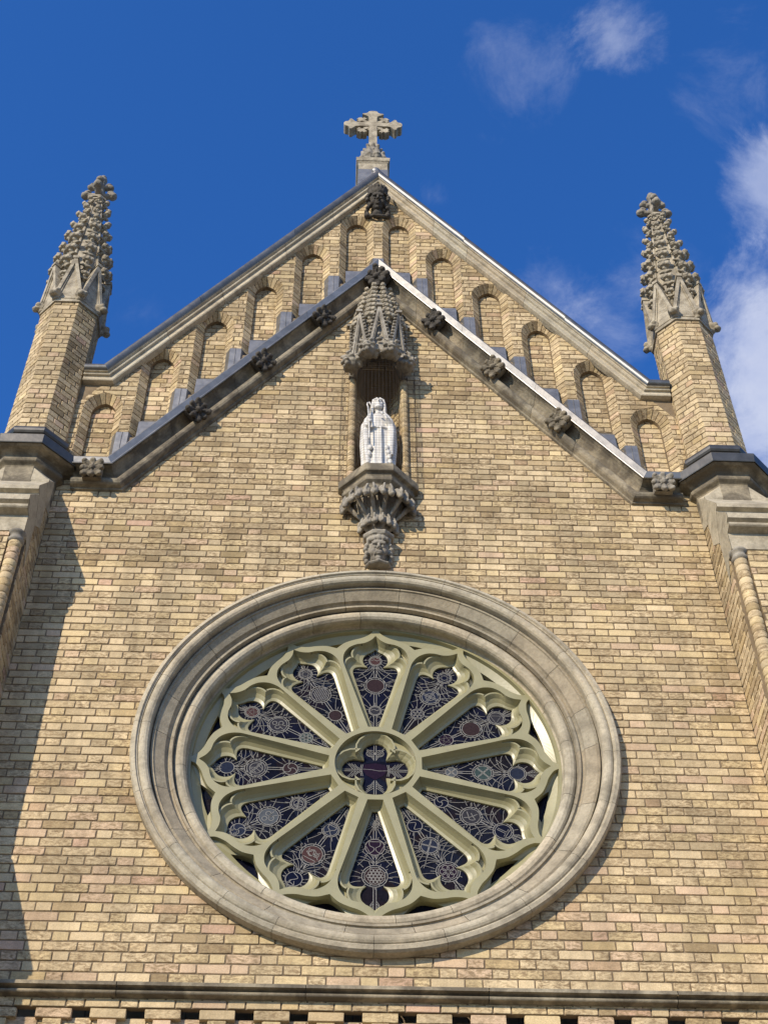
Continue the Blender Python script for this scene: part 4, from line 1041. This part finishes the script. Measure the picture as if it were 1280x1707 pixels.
# per petal: (distance, radius, roundel glass, symbol, double ring) outer, middle, inner
PET = [
 ((1.135, .052, 'rose', 'fish', 1), (.865, .088, 'brown', 'none', 1), (.60, .050, 'grey', 'fish', 1)),
 ((1.115, .058, 'navy', 'star6', 1), (.875, .082, 'blue', 'cross', 1), (.665, .052, 'navy', 'flower', 0)),
 ((1.10, .068, 'grey', 'triangle', 1), (.865, .086, 'brown', 'none', 1), (.635, .055, 'purple', 'star5', 0)),
 ((1.08, .070, 'blue', 'none', 1), (.82, .080, 'teal', 'saltire', 1), (.58, .045, 'pale', 'saltire', 0)),
 ((1.085, .075, 'navy', 'tee', 1), (.82, .082, 'grey', 'bird', 1), (.57, .052, 'navy', 'swirl', 0)),
 ((1.045, .086, 'purple', 'flower', 1), (.79, .075, 'blue', 'saltire', 1), (.585, .055, 'navy', 'ss', 0)),
 ((.955, .092, 'brown', 'cluster', 1), (.705, .070, 'purple', 'chalice', 0), (.50, .030, 'grey', 'cross', 0)),
 ((1.145, .060, 'navy', 'ss', 0), (.90, .092, 'rose', 'ship', 1), (.645, .064, 'blue', 'chalice', 1)),
 ((1.150, .055, 'blue', 'swirl', 0), (.90, .088, 'pale', 'keys', 1), (.655, .060, 'navy', 'anchor', 1)),
 ((1.120, .055, 'blue', 'none', 0), (.90, .086, 'grey', 'anchor', 1), (.64, .056, 'brown', 'swirl', 0)),
 ((1.115, .058, 'rose', 'star5', 1), (.87, .084, 'grey', 'keys', 1), (.615, .052, 'teal', 'flower', 0)),
 ((1.125, .056, 'grey', 'star6', 1), (.875, .086, 'grey', 'harp', 1), (.625, .054, 'brown', 'none', 0)),
]
pane_pts = inset_loop(full(H_h), -.012)
for k in range(12):
    th = R(30*k); rn = random.Random(200+k)
    mb = MB(); V, Fc = fill2d([pane_pts], YG); mb.add([W3((v[0], v[2]), th, YG) for v in V], Fc)
    pane = build('glass_petal', mb, GLASS, rose)
    ld = MB(); roundels = PET[k]
    # spine
    vs = [1.245]
    for (v, r, c, s__, dbl) in roundels: vs += [v+r, v-r]
    vs.append(.41)
    for i in range(0, len(vs), 2):
        for d in (-.010, .010): ribbon(ld, [(d, vs[i]), (d, vs[i+1])], th, .0045)
    # fan-shaped rays from the spine out to the edges
    nodes = [vs[1], vs[3], vs[5], vs[7]] + [vs[2]+.006, vs[4]+.006]
    for v0, dirn in ((vs[2]-.0, -1), (vs[1]-.0, -1), (vs[3], -1), (vs[5], -1), (vs[4], 1), (vs[6], 1)):
        for i in range(4 if dirn < 0 else 3):
            a = R(24+i*20+rn.uniform(-3, 3)); ln = .26
            for sg in (-1, 1):
                pts = []
                for q in rng(0, 1, 14):
                    aa = a*(.45+.75*q); pts.append((sg*ln*q*math.sin(aa), v0+dirn*-1*(-1)*ln*q*math.cos(aa)*(1) if dirn > 0 else v0-ln*q*math.cos(aa)))
                if i == 0: pass
                pts = [p for p in pts if abs(p[0]) < max(.02, p[1]*math.tan(R(15))-.06) and all(math.hypot(p[0], p[1]-R_[0]) > R_[1]+.004 for R_ in roundels) and p[1] < 1.25]
                if len(pts) > 2: ribbon(ld, pts, th, .0030)
    for (v, r, c, s__, dbl) in roundels:
        c0 = (0, v)
        ribbon(ld, circ2(c0, r), th, .005, closed=True)
        if dbl:
            ribbon(ld, circ2(c0, r*.82), th, .0042, closed=True)
            for i in range(8):
                a = R(45*i+22); ribbon(ld, [(r*.82*math.sin(a), v+r*.82*math.cos(a)), (r*math.sin(a), v+r*math.cos(a))], th, .005)
        for i in range(9):
            a = R(360/9*i+rn.uniform(-4, 4)); l2 = r+rn.uniform(.018, .04); q = (l2*math.sin(a), v+l2*math.cos(a))
            ribbon(ld, [(r*math.sin(a), v+r*math.cos(a)), q], th, .0034)
        for L, cl in sym(s__, c0, r*(.80 if dbl else .97)): ribbon(ld, L, th, .0040, closed=cl)
        dcol = 'navy' if s__ in ('ship', 'cluster', 'keys') and c in ('navy',) else c
        disc('roundel', c0, r*(.82 if dbl else 1.), th, DISC[dcol], rose)
    # sprigs in the outer lobe and near the hub
    for v0, dn in ((vs[-1]+.04, 1), (1.19, 1)):
        for i in range(3):
            for sg in (-1, 1): ribbon(ld, [(sg*.01, v0+i*.022-.03), (sg*(.035+.008*i), v0+i*.022+.012*dn)], th, .0034)
    build('leading', ld, LEAD, rose)
mb = MB(); ql = inset_loop(QH, -.012); V, Fc = fill2d([[(RC+p[0], p[1]) for p in ql]], YG); mb.add(V, Fc)
build('hub_glass', mb, GLASS, rose)
mb = MB(); mb.add([(RC+x_*.09, YG-.002, z_*.075) for x_, z_ in ((0, -1.2), (.75, -.6), (1., .0), (.9, .75), (0, .95), (-.9, .75), (-1., .0), (-.75, -.6))], [list(range(8))[::-1]]); build('roundel', mb, DISC['purple'], rose)
ld = MB()
for k in range(4):
    th = R(90*k)
    for d in (-.008, .008): ribbon(ld, [(d, .095), (d, .25)], th, .0045)
    for i in range(4):
        for sg in (-1, 1):
            ribbon(ld, crom([(sg*.008, .10+i*.022), (sg*(.03+.008*i), .135+i*.022), (sg*(.058+.006*i), .155+i*.024)], 3), th, .0036)
ribbon(ld, [(-.1, .012), (-.03, .008), (.03, -.004), (.1, .0)], 0, .003)
for d in (.092, .104):
    for s__ in (-1, 1): ribbon(ld, [(s__*d, -.055), (s__*(d+.01), 0), (s__*d, .055)], 0, .004)
for c_ in ((-.034, .165), (.034, .165)): ribbon(ld, circ2(c_, .032, 14), 0, .004, closed=True)
build('leading', ld, LEAD, rose)
mb = MB()
for k in range(12):
    V, Fc = fill2d([S_loop], YG+.002); mb.add([W3((v[0], v[2]), R(30*k+15), YG+.002) for v in V], Fc)
build('spandrel_glass', mb, GLASS, rose)
mb = MB(); mb.add([(RC+1.5*math.cos(2*PI*i/48), .33, 1.5*math.sin(2*PI*i/48)) for i in range(48)], [list(range(48))]); build('dark_interior_disc', mb, mat_plain('dark_interior', (.01, .01, .012), .9), rose)  # near-black disc standing in for the unlit interior behind the glass

# ------------------------------------------------------------------ niche
mb = MB(); rn = random.Random(301)
NP = [(-.215, .0), (-.20, .12), (-.10, .26), (.10, .26), (.20, .12), (.215, .0)]
for i in range(5):
    a, b = Vector((*NP[i], 2.85)), Vector((*NP[i+1], 2.85)); U = b-a; w = U.length; U.normalize()
    field(mb, a, U, (0, 0, 1), (U.y, -U.x, 0), w, 1.85, dirt=.4, seed=310+i, bond='oct' if w < .22 else 'flemish')
# brick jambs beside the nook shafts
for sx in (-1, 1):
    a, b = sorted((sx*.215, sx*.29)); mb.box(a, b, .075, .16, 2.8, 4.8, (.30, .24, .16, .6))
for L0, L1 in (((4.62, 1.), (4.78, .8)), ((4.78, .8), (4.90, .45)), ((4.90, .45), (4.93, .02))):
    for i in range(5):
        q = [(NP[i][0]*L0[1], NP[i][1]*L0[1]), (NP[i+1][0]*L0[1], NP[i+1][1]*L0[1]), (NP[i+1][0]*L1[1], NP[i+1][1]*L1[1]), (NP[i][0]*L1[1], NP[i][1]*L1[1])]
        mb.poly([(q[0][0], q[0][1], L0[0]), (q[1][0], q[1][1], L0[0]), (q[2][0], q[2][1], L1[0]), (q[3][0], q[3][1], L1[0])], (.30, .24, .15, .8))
niche = build('niche', mb, [BRICK, MORTAR], church, normals=False)
tag(niche, 'tall recessed niche with canopy and carved corbel above the rose window')
for sx in (-1, 1):
    mb = MB(); zc = 4.58
    while zc > 2.95:
        c = brick_color(rn, sx, zc, .35)
        mb.rings([[(sx*.25+r*math.cos(q*PI/7), -.012+r*math.sin(q*PI/7), z) for q in range(14)] for r, z in ((.031, zc), (.036, zc-.005), (.036, zc-.063), (.031, zc-.068), (.031, zc-CH))], True, c, True)
        zc -= CH
    build('nook_shaft', mb, BRICK, niche)
# corbel
def half_oct(s, fy, fx=.125, ox_=.357):
    """plan polygon in front of the wall: s scales the plan, fy front depth"""
    d = (ox_-fx)
    return [(-ox_*s, .05), (-ox_*s, -(fy-d)*s), (-fx*s, -fy*s), (fx*s, -fy*s), (ox_*s, -(fy-d)*s), (ox_*s, .05)]
mb = MB(); L = []
for s__, z in ((.90, 2.985), (.975, 2.975), (1.0, 2.955), (1.0, 2.885), (.985, 2.875), (.90, 2.865), (.87, 2.855), (.865, 2.835), (.88, 2.825), (.90, 2.815), (.90, 2.80), (.885, 2.785), (.80, 2.765), (.78, 2.76), (.77, 2.745), (.79, 2.735), (.795, 2.72), (.78, 2.70), (.72, 2.69), (.70, 2.68)):
    L.append([(x_, y_, z) for x_, y_ in half_oct(s__, .30)])
mb.rings(L, False, smooth=False); mb.poly([p for p in L[0]])
corb = build('corbel', mb, STONE_SOOT, niche)
mb = MB()
def bell_r(z): return .075+(.20-.075)*((z-2.24)/(2.70-2.24))**1.5
Lb = []
for z in rng(2.24, 2.71, 10):
    r = bell_r(z); Lb.append([(r*1.12*math.cos(R(a)), r*1.0*math.sin(R(a))-.0, z) for a in rng(180, 360, 16)] )
Lb = [l+[(l[-1][0], .06, l[-1][2]), (l[0][0], .06, l[0][2])] for l in Lb]
mb.rings(Lb, True, cap=True, smooth=True)
def bunch(mb, a, z, r, s__, down=True):
    """a curling leaf cluster at polar angle a"""
    ca, sa = math.cos(a), math.sin(a); q = lambda u, d, h: (ca*(r+d)-sa*u, sa*(r+d)+ca*u, z+h)
    rt = (Matrix.Rotation(a, 3, 'Z') @ Matrix.Rotation(-.35, 3, 'Y')).to_quaternion()
    for u, h, rr in ((-.028, 0., 1.), (.028, 0., 1.)):
        mb.ell(q(u*s__, .016*s__, (h-.006)*s__), (.024*rr*s__, .026*rr*s__, .066*rr*s__), rt, 12, 9)
        mb.ell(q(u*1.1*s__, .036*s__, (h-.052)*s__), (.019*s__, .021*s__, .018*s__), None, 10, 7)
        mb.tube([q(u*s__, .044*s__, (h-.05)*s__), q(u*s__, .048*s__, h*s__), q(u*.7*s__, .03*s__, (h+.05)*s__)], [.006*s__, .009*s__, .010*s__], 6)
    mb.tube([q(0, -.10*s__, -.13*s__), q(0, -.045*s__, -.075*s__), q(0, .01*s__, -.01*s__)], [.012*s__, .016*s__, .022*s__], 6)
for i in range(6):
    a = PI+PI*(i+.5)/6; bunch(mb, a, 2.65, .235+.035*abs(math.cos(a)), 1.3)
for i in range(4):
    a = PI+PI*(i+.5)/4; bunch(mb, a, 2.41, .120, 1.15)
for i in range(9):
    a = PI+PI*(i+.5)/9; r = bell_r(2.5); mb.tube([(bell_r(2.3)*math.cos(a), bell_r(2.3)*math.sin(a), 2.3), (bell_r(2.5)*1.1*math.cos(a+.1), bell_r(2.5)*1.05*math.sin(a+.1), 2.5), (bell_r(2.62)*1.15*math.cos(a), bell_r(2.62)*1.1*math.sin(a), 2.62)], .008, 6)
sculpt('carved_foliage', mb, STONE_GREY, niche, .006, 1, ZO, .004, 40)
ch = carved_head('carved_head', (0.002, -.055, 2.065), 1.12, STONE_GREY, niche, 'king', tilt=R(10))
tag(ch, 'carved bearded head at the foot of the corbel')
# canopy
CP = [(-.265, .0), (-.253, -.175), (-.103, -.325), (.103, -.325), (.253, -.175), (.265, .0)]
def cbar(mb, A, B, nrm, wd, th):
    A, B, nrm = Vector(A), Vector(B), Vector(nrm).normalized(); d = (B-A).normalized(); s__ = d.cross(nrm)*wd/2
    pts = []
    for p in (A, B): pts += [p-s__-nrm*th, p-s__, p+s__, p+s__-nrm*th]
    mb.add(pts, [(0, 1, 5, 4), (1, 2, 6, 5), (2, 3, 7, 6), (3, 0, 4, 7), (0, 3, 2, 1), (4, 5, 6, 7)])
mb = MB()
Lc = []
for z, s__ in ((4.66, .93), (4.80, .93), (5.1, .86), (5.38, .62), (5.8, .40), (6.12, .22), (6.2, .18)): Lc.append([(x_*s__, y_*s__ if y_ < 0 else .05, z) for x_, y_ in CP])
mb.rings(Lc, False, smooth=False)
# hollow underside
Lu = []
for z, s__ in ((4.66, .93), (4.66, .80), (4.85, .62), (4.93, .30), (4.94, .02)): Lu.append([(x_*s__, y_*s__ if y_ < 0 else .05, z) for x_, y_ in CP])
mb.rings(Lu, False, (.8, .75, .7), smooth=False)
can = build('canopy', mb, STONE_GREY, niche)
for i in range(5):
    a, b = CP[i], CP[i+1]; mx, my = (a[0]+b[0])/2, (a[1]+b[1])/2; d = Vector((b[0]-a[0], b[1]-a[1], 0)).normalized(); n3 = Vector((d.y, -d.x, 0))
    if n3.y > 0 and i in (1, 2, 3): n3 = -n3
    if i == 0: n3 = Vector((-1, 0, 0))
    if i == 4: n3 = Vector((1, 0, 0))
    mb = MB(); za = 5.40; apx = Vector((mx, my, za))+n3*.03
    for p in (a, b):
        ft = Vector((p[0], p[1], 4.66))+n3*.022
        cbar(mb, ft, apx, n3, .026, .05); cbar(mb, ft.lerp(Vector((mx, my, 4.72)), .22)-n3*.008, apx-Vector((0, 0, .11))-n3*.008, n3, .014, .04)
        cbar(mb, ft+Vector((0, 0, .03)), apx+Vector((0, 0, .03)), n3, .010, .05)
        fm = ft-apx
        for q in rng(.12, .88, 9):                        # small crockets up the slope
            c = ft.lerp(apx, q); out = (Vector((p[0]-mx, p[1]-my, 0)).normalized()*.5+Vector((0, 0, .35)))*.048
            mb.ell(c+out-n3*.01, (.017, .017, .014), None, 8, 5)
    mb.box(apx.x-.03, apx.x+.03, apx.y-.02, apx.y+.03, za-.005, za+.03)
    # trefoil head of the opening
    mb.ell(Vector((mx, my, 4.95))+n3*.0, (.018, .018, .02), None, 8, 5); mb.ell(Vector((mx, my, 4.84))+n3*.012, (.035, .022, .018), None, 8, 5)
    build('canopy_gablet', mb, STONE_GREY, niche)
def foliate():
    mb = MB(); rb = random.Random(9); mb.ell((0, 0, 0), (.066, .062, .068)); mb.ell((0, 0, .05), (.055, .052, .03))
    for i in range(18):
        z = rb.uniform(-.05, .06); a = rb.uniform(-PI, PI)*.95; rr = math.sqrt(max(0, .068**2-z*z)); mb.ell((rr*math.cos(a), rr*math.sin(a), z), (.020, .020, .017), None, 8, 6)
    for sy in (-1, 1): mb.tube([(.05, sy*.01, .0), (.078, sy*.028, .025), (.066, sy*.052, .05)], [.012, .013, .008], 7)
    mb.ell((.07, 0, -.028), (.018, .032, .012)); mb.ell((.072, 0, .004), (.015, .014, .024))
    o = sculpt('t', mb, STONE_GREY, None, .0055, 1, 0., .006, 40); me = o.data; me.name = 'foliate_boss'; bpy.data.objects.remove(o); return me
FOL = foliate()
for (x_, y_), an in zip(CP[1:5], (-PI*.75, -PI*.56, -PI*.44, -PI*.25)):
    place(FOL, 'foliate_boss', (x_*1.02, y_*1.02, 4.645), rotz=an, scale=1.32, parent=niche)
# crocketed crown of the canopy
for i, (x_, y_) in enumerate(CP[1:5]):
    for j in range(8):
        z = 5.28+j*.115; q = (z-5.1)/(6.15-5.1); s__ = .74-.50*q
        a = math.atan2(y_, x_)
        place(CRK2 if j < 5 else CRK, 'canopy_crocket', (x_*s__*.97, y_*s__*.97, z), rotz=a, scale=(1.25-.05*j), parent=niche)

# ------------------------------------------------------------------ cross at the gable point
cxx = -.062
mb = MB()
cy0, cy1 = .02, .40
def frust(mb, x0, x1, y0, y1, z0, z1, e0=0., e1=0., col=(1, 1, 1, 1)):
    v = [(x0-e0, y0-e0, z0), (x1+e0, y0-e0, z0), (x1+e0, y1+e0, z0), (x0-e0, y1+e0, z0), (x0-e1, y0-e1, z1), (x1+e1, y0-e1, z1), (x1+e1, y1+e1, z1), (x0-e1, y1+e1, z1)]
    mb.add(v, [(0, 1, 5, 4), (1, 2, 6, 5), (2, 3, 7, 6), (3, 0, 4, 7), (3, 2, 1, 0), (4, 5, 6, 7)], col)
px0, px1 = cxx-.172, cxx+.172
frust(mb, px0, px1, cy0, cy1, 8.2, 9.02)
frust(mb, px0, px1, cy0, cy1, 9.02, 9.08, 0, 0); frust(mb, px0, px1, cy0, cy1, 9.08, 9.115, .0, .022); frust(mb, px0, px1, cy0, cy1, 9.115, 9.18, .026, .032); frust(mb, px0, px1, cy0, cy1, 9.18, 9.21, .032, .012); frust(mb, px0, px1, cy0, cy1, 9.21, 9.245, .005, .0)
cp_ = build('gable_cross', mb, STONE_PALE, church); tag(cp_, 'stone cross with lobed arms on a block at the gable point')
mb = MB(); frust(mb, px0, px1, cy0, cy1, 8.2, 8.93, .006, .006)
mb.tube([(0-.02, -.06, 8.62), (-.025, -.03, 8.72), (-.03, cy0, 8.86)], [.05, .05, .035], 12); mb.ell((-.03, cy0-.01, 8.90), (.05, .03, .05))
build('zinc_cladding', mb, ZINC, cp_)
# foliage round the cross foot
mb = MB(); rb = random.Random(12)
cyc = .20
mb.ell((cxx, cyc, 9.25), (.13, .13, .09)); mb.tube([(cxx, cyc, 9.2), (cxx, cyc, 9.75)], [.09, .045], 10)
for i in range(10):
    a = i*2*PI/10; ca, sa = math.cos(a), math.sin(a)
    mb.tube([(cxx+ca*.10, cyc+sa*.10, 9.2), (cxx+ca*.155, cyc+sa*.155, 9.28), (cxx+ca*.13, cyc+sa*.13, 9.40), (cxx+ca*.165, cyc+sa*.165, 9.46)], [.04, .055, .045, .022], 8)
    a += PI/10; ca, sa = math.cos(a), math.sin(a)
    mb.tube([(cxx+ca*.06, cyc+sa*.06, 9.35), (cxx+ca*.09, cyc+sa*.09, 9.5), (cxx+ca*.075, cyc+sa*.075, 9.58), (cxx+ca*.12, cyc+sa*.12, 9.66)], [.035, .045, .036, .018], 8)
    mb.ell((cxx+ca*.14, cyc+sa*.14, 9.245), (.03, .03, .03))
mb.v = [(v[0], v[1], v[2]+.08) for v in mb.v]
sculpt('carved_foliage', mb, STONE_GREY, cp_, .008, 1, ZO, .008, 25)
# the cross itself: arms ending in three lobes, pierced spandrels with small crockets
def arm_half(L, w):
    """one arm pointing +v, right side from root to tip"""
    return [(w, w), (w, L*.48), (w*1.25, L*.60), (w*2.1, L*.68), (w*2.75, L*.735), (w*2.55, L*.80), (w*1.7, L*.82), (w*1.25, L*.875), (w*1.15, L*.94), (w*.6, L*.99), (0, L)]
def cross_outline(L, Lb, w):
    out = []
    for k, Lk in enumerate((L, L, Lb, L)):
        h = arm_half(Lk, w)
        if k == 2: h = [(w, w), (w, Lk)]
        half_r = h; half_l = [(-p[0], p[1]) for p in h[::-1] if abs(p[0]) > 1e-6]
        pts = half_l[::-1][::-1]
        seq = [(-p[0], p[1]) for p in h if abs(p[0]) > 1e-6] + ([(0, Lk)] if k != 2 else []) + [p for p in h[::-1] if abs(p[0]) > 1e-6]
        for p in seq[0:-1]: out.append(rot_(p, R(90*k)))
    return out
zc, Lx = 10.345, .372
mb = MB(); outc = cross_outline(Lx, .60, .050)
def prism_fill(mb, loop, y0, y1, ox_, oz_):
    V, Fc = fill2d([[(p[0], p[1]) for p in loop]], 0)
    mb.add([(ox_+v[0], y0, oz_+v[2]) for v in V], Fc); mb.add([(ox_+v[0], y1, oz_+v[2]) for v in V], [f[::-1] for f in Fc])
    n = len(loop); mb.strip([(ox_+p[0], y0, oz_+p[1]) for p in loop], [(ox_+p[0], y1, oz_+p[1]) for p in loop], True, smooth=False)
prism_fill(mb, outc, .13, .255, cxx, zc)
for k in range(4):
    th = R(45+90*k)
    lp = [(-.022, .05), (-.020, .165), (-.032, .180), (-.066, .175), (-.072, .190), (-.060, .205), (-.070, .222), (-.034, .226), (-.032, .262), (-.016, .252), (0, .268), (.016, .252), (.032, .262), (.034, .226), (.070, .222), (.060, .205), (.072, .190), (.066, .175), (.032, .180), (.020, .165), (.022, .05)]
    prism_fill(mb, [rot_(p, th) for p in lp], .14, .245, cxx, zc)
    ringp = [(r_q*math.sin(R(a_q)), r_q*math.cos(R(a_q))) for r_q, a_q in [(.135, q) for q in rng(-45, 45, 8)] + [(.110, q) for q in rng(45, -45, 8)]]
    prism_fill(mb, [rot_(p, th) for p in ringp], .145, .24, cxx, zc)
cr = build('cross', mb, STONE_PALE, cp_)
mb = MB(); mb.tube([(cxx-.06, .2, 10.5), (cxx-.06, .2, 10.82)], .004, 6); build('lightning_rod', mb, WIRE, cp_)

# ------------------------------------------------------------------ statue
def statue():
    mb = MB(); yc = -.05; zb = 2.985
    prof = [(0, .120, .105), (.05, .122, .108), (.25, .116, .102), (.5, .114, .098), (.68, .118, .095), (.80, .124, .092), (.88, .118, .086), (.935, .092, .072), (.98, .05, .05), (1.02, .042, .042)]
    L = []; n = 64
    def at(z):
        for a, b in zip(prof[:-1], prof[1:]):
            if z <= b[0]: q = (z-a[0])/(b[0]-a[0]); return a[1]+(b[1]-a[1])*q, a[2]+(b[2]-a[2])*q
        return prof[-1][1:]
    for i in range(46):
        z = 1.02*i/45; rx, ry = at(z); ring_ = []
        for k_ in range(n):
            a = 2*PI*k_/n; fold = (.055*math.sin(a*13+1.2*math.sin(z*4))+.035*math.sin(a*7+2))*max(0., 1-z*1.05)*(1 if math.sin(a) < .2 else .3)
            ring_.append((rx*(1+fold)*math.cos(a), yc+ry*(1+fold)*math.sin(a), zb+z))
        L.append(ring_)
    mb.rings(L, True, cap=True)
    # mantle hanging from both shoulders, open in front
    for sx in (-1, 1):
        for e_ in range(2):
            mb.tube([(sx*.060, yc-.055, zb+.94), (sx*.105, yc-.068, zb+.82), (sx*.122, yc-.078, zb+.62), (sx*.112, yc-.090, zb+.42), (sx*(.118 if sx > 0 else .098), yc-.082, zb+(.30 if sx > 0 else .18))], [.024, .034, .036, .030, .018], 10)
        mb.tube([(sx*.078, yc-.04, zb+.93), (sx*.130, yc-.03, zb+.78), (sx*.140, yc-.02, zb+.5), (sx*.122, yc-.0, zb+.02)], [.028, .036, .033, .024], 10)
        for i in range(4): mb.ell((sx*(.076+.010*i), yc-.108+.012*i, zb+.38-.075*i*(1 if sx < 0 else .7)), (.022, .018, .035))
    # girdle
    mb.tube([(-.085, yc-.078, zb+.70), (-.045, yc-.098, zb+.695), (.045, yc-.098, zb+.695), (.085, yc-.078, zb+.70)], .010, 8)
    mb.tube([(.018, yc-.112, zb+.69), (.022, yc-.122, zb+.4), (.022, yc-.125, zb+.12)], [.010, .009, .012], 8)
    # forearms
    mb.tube([(.108, yc-.04, zb+.80), (.106, yc-.090, zb+.74), (.078, yc-.122, zb+.79), (.050, yc-.136, zb+.835)], [.034, .032, .024, .017], 10)   # raised to the chest
    mb.tube([(-.108, yc-.04, zb+.80), (-.112, yc-.085, zb+.70), (-.094, yc-.128, zb+.69), (-.075, yc-.146, zb+.705)], [.034, .034, .028, .018], 10)
    # hand on the chest: palm, four fingers, thumb
    mb.ell((.035, yc-.140, zb+.852), (.017, .010, .020), Matrix.Rotation(.7, 3, 'Y').to_quaternion())
    for i, ln in enumerate((.036, .042, .040, .032)):
        b = Vector((.030-.007*i+.006, yc-.142, zb+.862-.006*i+.004)); mb.tube([b, b+Vector((-.6, -.1, .55)).normalized()*ln*.55, b+Vector((-.75, .15, .35)).normalized()*ln], [.0052, .0048, .0036], 6)
    mb.tube([(.044, yc-.142, zb+.862), (.040, yc-.146, zb+.888), (.032, yc-.142, zb+.898)], [.006, .005, .004], 6)
    # hand on the staff
    mb.ell((-.072, yc-.152, zb+.712), (.014, .018, .018))
    for i in range(4):
        b = Vector((-.070, yc-.158, zb+.722-.009*i)); mb.tube([b, b+Vector((-.010, -.012, 0)), b+Vector((-.024, -.006, 0)), b+Vector((-.026, .008, 0))], [.005, .005, .0046, .0036], 6)
    mb.tube([(-.066, yc-.150, zb+.724), (-.076, yc-.160, zb+.736), (-.086, yc-.156, zb+.738)], [.006, .005, .004], 6)
    # neck, head, face
    hz = zb+1.105; hy = yc-.035
    mb.tube([(0, yc-.01, zb+.95), (0, yc-.02, zb+1.06)], [.042, .036], 12)
    e = mb.ell
    e((0, hy+.01, hz+.025), (.058, .066, .070)); e((0, hy-.014, hz-.025), (.043, .046, .052)); e((0, hy-.04, hz-.058), (.022, .020, .018))
    e((0, hy-.050, hz+.034), (.040, .013, .011))
    for sx in (-1, 1):
        e((sx*.019, hy-.054, hz+.026), (.017, .008, .005)); e((sx*.019, hy-.047, hz+.012), (.010, .008, .006)); e((sx*.026, hy-.038, hz-.014), (.017, .014, .018))
    mb.tube([(0, hy-.054, hz+.026), (0, hy-.064, hz+.004), (0, hy-.070, hz-.010)], [.006, .008, .0095], 8)
    e((0, hy-.054, hz-.028), (.016, .008, .004)); e((0, hy-.052, hz-.037), (.014, .008, .005))
    # short beard
    e((0, hy-.036, hz-.064), (.032, .024, .022)); e((-.026, hy-.022, hz-.045), (.014, .022, .026)); e((.026, hy-.022, hz-.045), (.014, .022, .026))
    body = sculpt('statue', mb, MARBLE, None, .0046, 1, ZO)
    tag(body, 'white marble robed figure with a crook standing in the niche', 'statue')
    # long hair
    mb = MB(); e = mb.ell
    e((0, hy+.034, hz+.044), (.063, .060, .066))
    for sx in (-1, 1):
        for i in range(4):
            mb.tube([(sx*.008, hy-.022+.014*i, hz+.094+.003*i), (sx*(.046+.003*i), hy-.016+.020*i, hz+.066), (sx*(.058+.003*i), hy-.008+.018*i, hz+.0), (sx*(.056+.004*i), hy-.004+.016*i, hz-.075), (sx*(.060+.008*i), hy-.022+.018*i, hz-.150)], [.011, .014, .015, .016, .009], 8)
    sculpt('hair', mb, MARBLE, body, .0048, 1, ZO)
    mb = MB(); x = -.096; y = yc-.150
    mb.tube([(-.088, y-.008, zb+.45), (-.092, y-.006, zb+.71), (-.100, y+.02, zb+.96), (-.108, y+.04, zb+1.02), (-.104, y+.05, zb+1.06), (-.085, y+.05, zb+1.07), (-.076, y+.05, zb+1.03)], .008, 8)
    sculpt('crook', mb, MARBLE, body, .004, 0, ZO)
statue()
# bird net stretched over the niche
mb = MB()
net = [(-.36, -.012), (-.345, -.10), (-.14, -.305), (.14, -.305), (.345, -.10), (.36, -.012)]
cum = [0]
for a, b in zip(net[:-1], net[1:]): cum.append(cum[-1]+math.hypot(b[0]-a[0], b[1]-a[1]))
def netp(s__):
    for i in range(len(net)-1):
        if s__ <= cum[i+1]+1e-9: q = (s__-cum[i])/(cum[i+1]-cum[i]); return (net[i][0]+(net[i+1][0]-net[i][0])*q, net[i][1]+(net[i+1][1]-net[i][1])*q)
nn = 30
for i in range(nn+1):
    p = netp(cum[-1]*i/nn); mb.tube([(p[0], p[1], 2.99), (p[0], p[1], 3.8), (p[0]*.97, p[1]*.97, 4.62)], .0009, 3, cap=False)
z = 3.0
while z < 4.62:
    mb.tube([(p[0], p[1], z) for p in net], .0009, 3, cap=False); z += .036
nt = build('bird_netting', mb, WIRE); tag(nt, 'fine wire bird netting stretched over the statue niche', 'netting')
